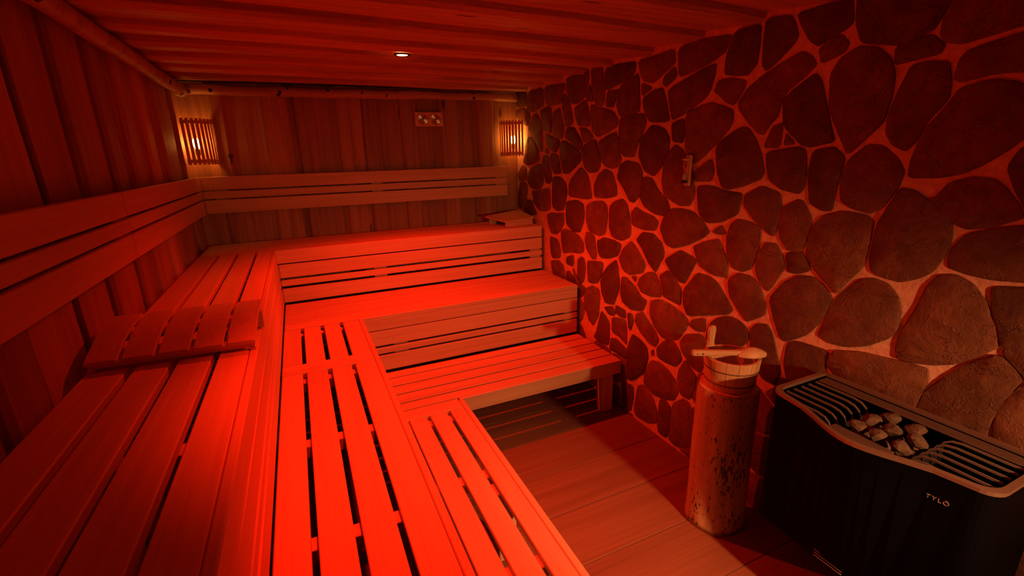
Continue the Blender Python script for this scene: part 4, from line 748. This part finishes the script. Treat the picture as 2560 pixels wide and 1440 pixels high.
corner_lamp('lit slatted wooden lamp in the right back corner by the stone wall', W-0.012, -1, 0.172)

# ------------------------------------------------------------------ red ceiling spot
def ceiling_spot(label, x, y, k):
    t = thing('ceiling_spotlight', label, 'light', (x, y, H+0.004), (0, 0, 0), 'red ceiling spotlights')
    vs, fs = lathe([(0.030, 0.0), (0.042, -0.002), (0.044, -0.006), (0.034, -0.010), (0.028, -0.006)], 28, True)
    link('ring', mesh('ring', vs, fs, iron, True), t)
    vs, fs = lathe([(0.027, -0.002), (0.029, -0.0075)], 24); link('lens', mesh('lens', vs, fs, redlens), t)
    ld = bpy.data.lights.new('red_beam', 'SPOT'); ld.energy = RED_POWER[k]; ld.color = RED_COLOR
    ld.spot_size = math.radians(RED_CONE[k]); ld.spot_blend = RED_BLEND[k]; ld.shadow_soft_size = 0.025
    link('beam', ld, t, (0, 0, -0.036), (RED_TILT[k][0], RED_TILT[k][1], 0))
ceiling_spot('small round glowing red spotlight in the plank ceiling above the benches', 1.293, -1.41, 0)
ceiling_spot('small round red spotlight in the plank ceiling near the front wall', 0.96, -2.78, 1)

# ------------------------------------------------------------------ twin dial gauge, hook, sand timer
def gauge():
    x0, x1, z0, z1 = 1.668, 1.908, 2.054, 2.167; o_ = ((x0+x1)/2, -0.003, (z0+z1)/2)
    t = thing('twin_dial_gauge', 'wooden plate with two round metal dials on the back wall', 'gauge', o_)
    link('plate', cbox_mesh((x1-x0, 0.026, z1-z0), pine[0], 0.003), t, (0, -0.014, 0))
    for s in (-1, 1):
        vs, fs = lathe([(0.004, 0.0), (0.043, 0.0), (0.0475, -0.003), (0.0475, 0.010)], 36)
        vs = [(x, z, y) for x, y, z in vs]
        vs = [(x, y-0.006, z) for x, y, z in vs]
        d = link('dial', mesh('dial', vs, fs, dialm), t, (s*0.055, -0.031, 0.0))
        link('needle', cbox_mesh((0.030, 0.0012, 0.0025), iron, 0), d, (s*0.006, -0.0105, 0.008), (0, 0.6*s, 0))
        vs, fs = lathe([(0.005, 0.0), (0.005, 0.004)], 10); link('pin', mesh('pin', [(x, -z, y) for x, y, z in vs], fs, iron), d, (0, -0.007, 0))
gauge()
def hook():
    t = thing('eye_hook', 'small dark iron eye hook on the back wall beside the left lamp', 'hook', (0.272, -0.003, 1.845))
    pa = [(0.013*math.cos(a), -0.022, 0.013*math.sin(a)) for a in [2*PI*k/16 for k in range(17)]]
    vs, fs = tube(pa, 0.0032, 8); link('eye', mesh('eye', vs, fs, iron, True), t)
    vs, fs = tube([(0, -0.022, -0.013), (0, -0.022, -0.040), (-0.002, -0.02, -0.055)], 0.0034, 8); link('hanger', mesh('hanger', vs, fs, iron, True), t)
    vs, fs = tube([(0, 0.0, 0.0), (0, -0.010, 0.0), (0, -0.022, 0.013)], 0.003, 8); link('screw', mesh('screw', vs, fs, iron, True), t)
hook()
def timer():
    t = thing('sand_timer', 'narrow wooden sand timer hanging on the stone wall', 'timer', (W-0.022, -2.193, 1.62))
    link('backboard', cbox_mesh((0.014, 0.040, 0.16), pine[2], 0.004), t, (-0.006, 0, 0.08))
    for z in (0.022, 0.138): link('cap', cbox_mesh((0.026, 0.026, 0.012), blackplastic if z < 0.05 else pine[2], 0.003), t, (-0.026, 0.004, z))
    vs, fs = lathe([(0.004, -0.052), (0.009, -0.046), (0.010, -0.02), (0.003, 0.0), (0.010, 0.02), (0.009, 0.046), (0.004, 0.052)], 16)
    g = link('glass_tube', mesh('glass_tube', vs, fs, glassm, True), t, (-0.026, 0.004, 0.080))
    vs, fs = lathe([(0.003, -0.049), (0.008, -0.044), (0.0085, -0.02), (0.002, -0.012)], 14); link('sand', mesh('sand', vs, fs, sandm, True), g)
    vs, fs = tube([(-0.004, -0.012, 0.158), (-0.006, -0.009, 0.168), (-0.006, 0, 0.172), (-0.006, 0.009, 0.168), (-0.004, 0.012, 0.158)], 0.002, 6); link('hanger', mesh('hanger', vs, fs, iron, True), t)
timer()

# ------------------------------------------------------------------ log stand, bucket, ladle
LC = (2.392, -2.758)
def log_stand():
    t = thing('log_stand', 'upright barkless log carrying the wooden bucket beside the heater', 'log', (LC[0], LC[1], 0))
    n, m = 40, 22; rg = random.Random(4); ph = [rg.uniform(0, 6.28) for _ in range(6)]; vs, fs = [], []
    for j in range(m+1):
        z = 0.748*j/m
        for k in range(n):
            a = 2*PI*k/n; r = 0.137 - 0.006*(z/0.75) + 0.004*math.exp(-((z-0.02)/0.06)**2)
            r += 0.003*math.sin(2*a+ph[0]+z*1.5) + 0.0022*math.sin(5*a+ph[1]-z) + 0.0012*math.sin(11*a+ph[2]+4*z) + 0.0015*math.sin(9*z+ph[3]+a)
            if j == 0: r -= 0.006
            if j == m: r -= 0.004
            vs.append((r*math.cos(a), r*math.sin(a), z))
    for j in range(m):
        for k in range(n):
            k2 = (k+1) % n; fs.append((j*n+k, j*n+k2, (j+1)*n+k2, (j+1)*n+k))
    fs.append(tuple(range(n))); me = mesh('trunk', vs, fs, logm, True); link('trunk', me, t)
    top = [(0.985*vs[m*n+k][0], 0.985*vs[m*n+k][1], 0.0) for k in range(n)] + [(0.985*vs[m*n+k][0], 0.985*vs[m*n+k][1], 0.006) for k in range(n)]
    fs = [(k, (k+1) % n, n+(k+1) % n, n+k) for k in range(n)] + [tuple(range(n)), tuple(range(n, 2*n))]
    link('cut_top', mesh('cut_top', top, fs, pine[0]), t, (0, 0, 0.744))
log_stand()
def bucket():
    z0 = 0.7505; t = thing('wooden_bucket', 'round pale wooden sauna bucket with hoops on the log', 'bucket', (LC[0]+0.004, LC[1], z0))
    n = 14; hh = 0.148; r0, r1, th = 0.105, 0.1215, 0.012
    def arc(a0, a1, seg, levels, ri_off):
        vs, fs = [], []
        for z, r in levels:
            for i in range(seg+1):
                a = a0+(a1-a0)*i/seg; vs.append((r*math.cos(a), r*math.sin(a), z))
            for i in range(seg, -1, -1):
                a = a0+(a1-a0)*i/seg; vs.append(((r-ri_off)*math.cos(a), (r-ri_off)*math.sin(a), z))
        m = 2*(seg+1)
        for j in range(len(levels)-1):
            for k in range(m): fs.append((j*m+k, j*m+(k+1) % m, (j+1)*m+(k+1) % m, (j+1)*m+k))
        fs.append(tuple(range(m))); fs.append(tuple((len(levels)-1)*m+k for k in range(m)))
        return vs, fs
    for k in range(n):
        a0 = 2*PI*k/n + 0.006 + 0.1; a1 = 2*PI*(k+1)/n - 0.006 + 0.1
        vs, fs = arc(a0, a1, 4, [(0.0, r0), (hh*0.5, (r0+r1)/2+0.001), (hh-0.003, r1), (hh, r1-0.002)], th)
        link('stave', mesh('stave', vs, fs, pine[2]), t)
    for z in (0.034, 0.099):
        r = r0+(r1-r0)*z/hh + 0.0015; vs, fs = lathe([(r-0.001, z-0.003), (r+0.0018, z-0.002), (r+0.0022, z+0.002), (r-0.001, z+0.003)], 48, True)
        link('hoop', mesh('hoop', vs, fs, hoopm, True), t)
    vs, fs = lathe([(0.100, 0.020), (0.100, 0.034)], 36); link('base', mesh('base', vs, fs, pine[0]), t)
    # long stave that sticks up as the handle
    a = math.radians(97); vs, fs = [], []
    prof = [(0.145, 0.036), (0.152, 0.028), (0.165, 0.019), (0.185, 0.0175), (0.205, 0.0205), (0.225, 0.0235), (0.240, 0.0235), (0.252, 0.019), (0.259, 0.010)]
    for z, w in prof: vs += [(0.0, -w, z), (0.0, w, z), (-0.013, w, z), (-0.013, -w, z)]
    for j in range(len(prof)-1):
        for q in range(4): fs.append((j*4+q, j*4+(q+1) % 4, j*4+4+(q+1) % 4, j*4+4+q))
    j = len(prof)-1; fs += [(0, 1, 2, 3), (j*4, j*4+1, j*4+2, j*4+3)]
    link('handle', mesh('handle', vs, fs, pine[2]), t, ((r1-0.001)*math.cos(a), (r1-0.001)*math.sin(a), -0.004), (0, 0, a))
bucket()
def ladle():
    p0 = Vector((2.222, -2.688, 0.913)); p1 = Vector((2.512, -2.838, 0.913)); d = p1-p0
    t = thing('wooden_ladle', 'pale pine ladle lying across the bucket rim', 'ladle', p0, (0, 0, math.atan2(d.y, d.x)))
    L = d.length; hl = L-0.115
    prof = [(0.0, 0.011, 0.011), (0.005, 0.013, 0.014), (0.06, 0.013, 0.014), (hl-0.05, 0.012, 0.012), (hl, 0.014, 0.012), (hl+0.02, 0.018, 0.014)]
    vs, fs = [], []
    for x, w, h in prof:
        for k in range(10):
            a = 2*PI*k/10+0.314; c, s = math.cos(a), math.sin(a); e = 0.55
            vs.append((x, w*math.copysign(abs(c)**e, c), h*math.copysign(abs(s)**e, s)))
    for j in range(len(prof)-1):
        for k in range(10): fs.append((j*10+k, j*10+(k+1) % 10, j*10+10+(k+1) % 10, j*10+10+k))
    fs += [tuple(range(10)), tuple((len(prof)-1)*10+k for k in range(10))]
    link('handle', mesh('handle', vs, fs, pine[0], False), t, (0, 0, 0.004))
    vs, fs = [], []; m = 14; n = 16                                   # scoop lying bowl side down
    for j in range(m+1):
        u = j/m; x = hl-0.012 + u*0.128; ww = 0.041*max(0.0, math.sin(PI*min(1, u*0.86+0.10)))**0.6; hh_ = 0.036*max(0.0, math.sin(PI*min(1, u*0.80+0.10)))**0.8
        for k in range(n):
            a = PI*k/(n-1); vs.append((x, ww*math.cos(a), -0.014 + hh_*math.sin(a)))
    for j in range(m):
        for k in range(n-1): fs.append((j*n+k, j*n+k+1, j*n+n+k+1, j*n+n+k))
        fs.append((j*n, j*n+n-1, j*n+2*n-1, j*n+n))
    fs += [tuple(range(n)), tuple(m*n+k for k in range(n))]
    link('scoop', mesh('scoop', vs, fs, pine[0], False), t, (0, 0, 0.006))
    for x in (0.020, 0.045):
        vs, fs = lathe([(0.0022 if x < 0.03 else 0.004, -0.001), (0.0022 if x < 0.03 else 0.004, 0.001)], 10)
        link('hole' if x < 0.03 else 'knot', mesh('dot', [(a, b, c) for a, c, b in vs], fs, hoopm), t, (x, -0.0135, 0.003))
ladle()

# ------------------------------------------------------------------ sauna heater
def heater():
    ya, yb, xb, zb, zt = -3.055, -3.725, 2.588, 0.335, 0.902; yc = (ya+yb)/2
    t = thing('sauna_heater', 'black electric sauna heater with steel rim mounted on the stone wall', 'heater', (2.40, yc, zb))
    def outline(off, bow=1.0):
        pts = []; hy = (ya-yb)/2-off
        # front (towards -x): straight wings and a bowed middle, rounded corners
        pts.append((xb-2.40-off, hy)); rc = 0.055
        xf = 2.262-2.40+off
        for i in range(7):
            a = PI/2 + (PI/2)*i/6; pts.append((xf+rc+rc*math.cos(a), hy-rc+rc*math.sin(a)))
        for yq, xq in ((0.20, -0.014), (0.14, -0.040), (0.09, -0.064), (0.055, -0.078), (0.025, -0.086), (0.0, -0.088), (-0.025, -0.086), (-0.055, -0.078), (-0.09, -0.064), (-0.14, -0.040), (-0.20, -0.014)):
            pts.append((xf+xq*bow, yq))
        for i in range(7):
            a = PI + (PI/2)*i/6; pts.append((xf+rc+rc*math.cos(a), -hy+rc+rc*math.sin(a)))
        pts.append((xb-2.40-off, -hy)); return pts
    H_ = zt-zb
    def shell(o1, o0, z0, z1):
        A, B = outline(o0), outline(o1); n = len(A); vs = [(x, y, z0) for x, y in A]+[(x, y, z1) for x, y in A]+[(x, y, z0) for x, y in B]+[(x, y, z1) for x, y in B]; fs = []
        for i in range(n):
            j = (i+1) % n; fs += [(i, j, n+j, n+i), (2*n+i, 2*n+j, 3*n+j, 3*n+i), (n+i, n+j, 3*n+j, 3*n+i), (i, j, 2*n+j, 2*n+i)]
        return vs, fs
    A0, A1, B0, B1 = outline(0.0, 0.12), outline(0.0), outline(0.012, 0.12), outline(0.012); n = len(A0)   # front leans in towards the bottom
    vs = [(x, y, 0.0) for x, y in A0]+[(x, y, H_-0.012) for x, y in A1]+[(x, y, 0.0) for x, y in B0]+[(x, y, H_-0.012) for x, y in B1]; fs = []
    for i in range(n):
        j = (i+1) % n; fs += [(i, j, n+j, n+i), (2*n+i, 2*n+j, 3*n+j, 3*n+i), (n+i, n+j, 3*n+j, 3*n+i), (i, j, 2*n+j, 2*n+i)]
    link('body', mesh('body', vs, fs, blackm, False), t)
    vs, fs = prism(outline(0.013, 0.05), 0.02, H_-0.17); link('inner_body', mesh('inner_body', vs, fs, darkin), t)
    vs, fs = shell(0.0145, -0.003, H_-0.012, H_); link('rim', mesh('rim', vs, fs, rimm), t)
    # top panels around the stone bay
    zp = H_-0.012
    def panel(x0, x1, y0, y1, z=zp, th=0.006): return link('top_panel', cbox_mesh((x1-x0, abs(y1-y0), th), panelm, 0.0015), t, ((x0+x1)/2-2.40, (y0+y1)/2-yc, z-th/2))
    panel(2.515, 2.566, -3.08, -3.70)                                 # rear strip
    fr = [p for p in outline(0.0135) if abs(p[1]) < 0.115 and p[0] < 0]; vs, fs = prism([(2.272-2.40, fr[0][1])] + fr + [(2.272-2.40, fr[-1][1])], zp-0.014, zp-0.008)
    link('top_panel', mesh('top_panel', vs, fs, panelm), t)            # front strip before the stones
    for s, (g0, g1) in ((1, (-3.082, -3.285)), (-1, (-3.698, -3.500))):
        for k in range(6):
            x = 2.282+0.043*k-2.40; dirn = -1 if s == 1 else 1
            L = abs(g1-g0); pr = [(0.0, 0.0), (L*0.72, 0.0), (L*0.86, -0.006), (L*0.95, -0.020), (L, -0.044)]
            vs, fs = [], []
            for u, z in pr:
                for dx in (-0.0022, 0.0022): vs += [(x+dx, (g0-yc)+dirn*u, zp+z), (x+dx, (g0-yc)+dirn*u, zp+z-0.007)]
            for j in range(len(pr)-1):
                a, b = j*4, j*4+4; fs += [(a, a+1, b+1, b), (a+2, a+3, b+3, b+2), (a, a+2, b+2, b), (a+1, a+3, b+3, b+1)]
            fs += [(0, 1, 3, 2), (16, 17, 19, 18)]
            link('grille_bar', mesh('grille_bar', vs, fs, finm), t)
        link('bay_wall', cbox_mesh((0.27, 0.004, 0.09), darkin, 0.001), t, (2.39-2.40, g1-yc+(0.002 if s == 1 else -0.002), zp-0.085))
    for k in range(3):                                                # low louvres on the front
        link('louvre', cbox_mesh((0.004, 0.10, 0.003), finm, 0.0), t, (2.2495-2.40, -3.372-yc, 0.012+0.012*k), (0, 0, 0.0))
    # maker's letters on the front
    cu = bpy.data.curves.new('badge', 'FONT'); cu.body = 'TYLÖ'; cu.size = 0.0185; cu.extrude = 0.0008; cu.space_character = 1.25
    to = bpy.data.objects.new('badge_tmp', cu); COL.objects.link(to); bpy.context.view_layer.update()
    me = bpy.data.meshes.new_from_object(to.evaluated_get(bpy.context.evaluated_depsgraph_get())); bpy.data.objects.remove(to, do_unlink=True); bpy.data.curves.remove(cu)
    me.materials.clear(); me.materials.append(letterm)
    for v in me.vertices: v.co = Vector((-v.co.z-0.0006, -v.co.x, v.co.y))
    ang = 0.163
    link('badge', me, t, (2.2478-2.40, -3.586-yc, 0.806-zb), (0, 0, ang))
    # stones in the bay
    rg = random.Random(21)
    spots = [(2.302+0.076*(i % 3), -3.332-0.064*(i//3), zp-0.066) for i in range(9)] + [(2.332+0.078*(i % 2), -3.340-0.068*(i//2), zp-0.014) for i in range(6)] + [(2.484, -3.362, zp-0.016), (2.484, -3.436, zp-0.016)]
    for k, (cx, cy, zz) in enumerate(spots):
            cx += rg.uniform(-0.004, 0.004); cy += rg.uniform(-0.003, 0.003)
            bm = bmesh.new(); bmesh.ops.create_icosphere(bm, subdivisions=2, radius=1.0)
            sx, sy, sz = rg.uniform(0.027, 0.031), rg.uniform(0.025, 0.029), rg.uniform(0.019, 0.024)
            ax = [Vector((rg.uniform(-1, 1), rg.uniform(-1, 1), rg.uniform(-1, 1))).normalized() for _ in range(9)]; dd = [rg.uniform(0.55, 0.9) for _ in ax]
            for v in bm.verts:
                for a_, d_ in zip(ax, dd):
                    q = v.co.dot(a_)
                    if q > d_: v.co -= a_*(q-d_)
                v.co = Vector((v.co.x*sx*1.15, v.co.y*sy*1.15, v.co.z*sz*1.15))
            me = bpy.data.meshes.new('heater_stone'); bm.to_mesh(me); bm.free(); me.materials.append(rockm)
            o = link('heater_stone', me, None, (cx, cy, zb+zz), (rg.uniform(-0.6, 0.6), rg.uniform(-0.6, 0.6), rg.uniform(0, 6.28)))
            tag(o, 'rough dark sauna stone heaped in the bay of the black heater', 'stone', 'stones in the heater bay')
heater()

# ------------------------------------------------------------------ warm wall spotlight on the front wall (behind the viewpoint)
def front_spot():
    P = Vector((2.14, -DEPTH+0.14, 1.42)); aim = Vector((2.05, -2.1, 0.22)); d = (aim-P).normalized()
    t = thing('wall_spotlight', 'small warm spotlight on the front wall facing the benches', 'light', (P.x, -DEPTH, P.z))
    vs, fs = lathe([(0.035, 0.0), (0.035, 0.012)], 20); link('base', mesh('base', [(x, z, y) for x, y, z in vs], fs, iron), t)
    vs, fs = tube([(0, 0.01, 0), (0, 0.075, 0)], 0.008, 8); link('arm', mesh('arm', vs, fs, iron, True), t)
    q = d.to_track_quat('-Z', 'Y').to_euler()
    vs, fs = lathe([(0.020, 0.075), (0.034, 0.06), (0.040, 0.0), (0.037, 0.0), (0.030, 0.055)], 20); h = link('housing', mesh('housing', vs, fs, iron, True), t, (0, 0.135, 0), q)
    vs, fs = lathe([(0.030, 0.02), (0.030, 0.024)], 20); link('lens', mesh('lens', vs, fs, warmlens), h)
    ld = bpy.data.lights.new('warm_beam', 'SPOT'); ld.energy = WARM_POWER; ld.color = WARM_COLOR; ld.spot_size = math.radians(86); ld.spot_blend = 1.0; ld.shadow_soft_size = 0.03
    link('beam', ld, h, (0, 0, -0.004))
    d2 = (Vector((1.80, -2.72, 0.0))-P).normalized().to_track_quat('-Z', 'Y')
    lc = bpy.data.lights.new('warm_core_beam', 'SPOT'); lc.energy = WARM_CORE; lc.color = WARM_COLOR; lc.spot_size = math.radians(39); lc.spot_blend = 1.0; lc.shadow_soft_size = 0.03
    link('core_beam', lc, t, Vector((0, 0.14, 0)) + d*0.004, d2.to_euler())
front_spot()
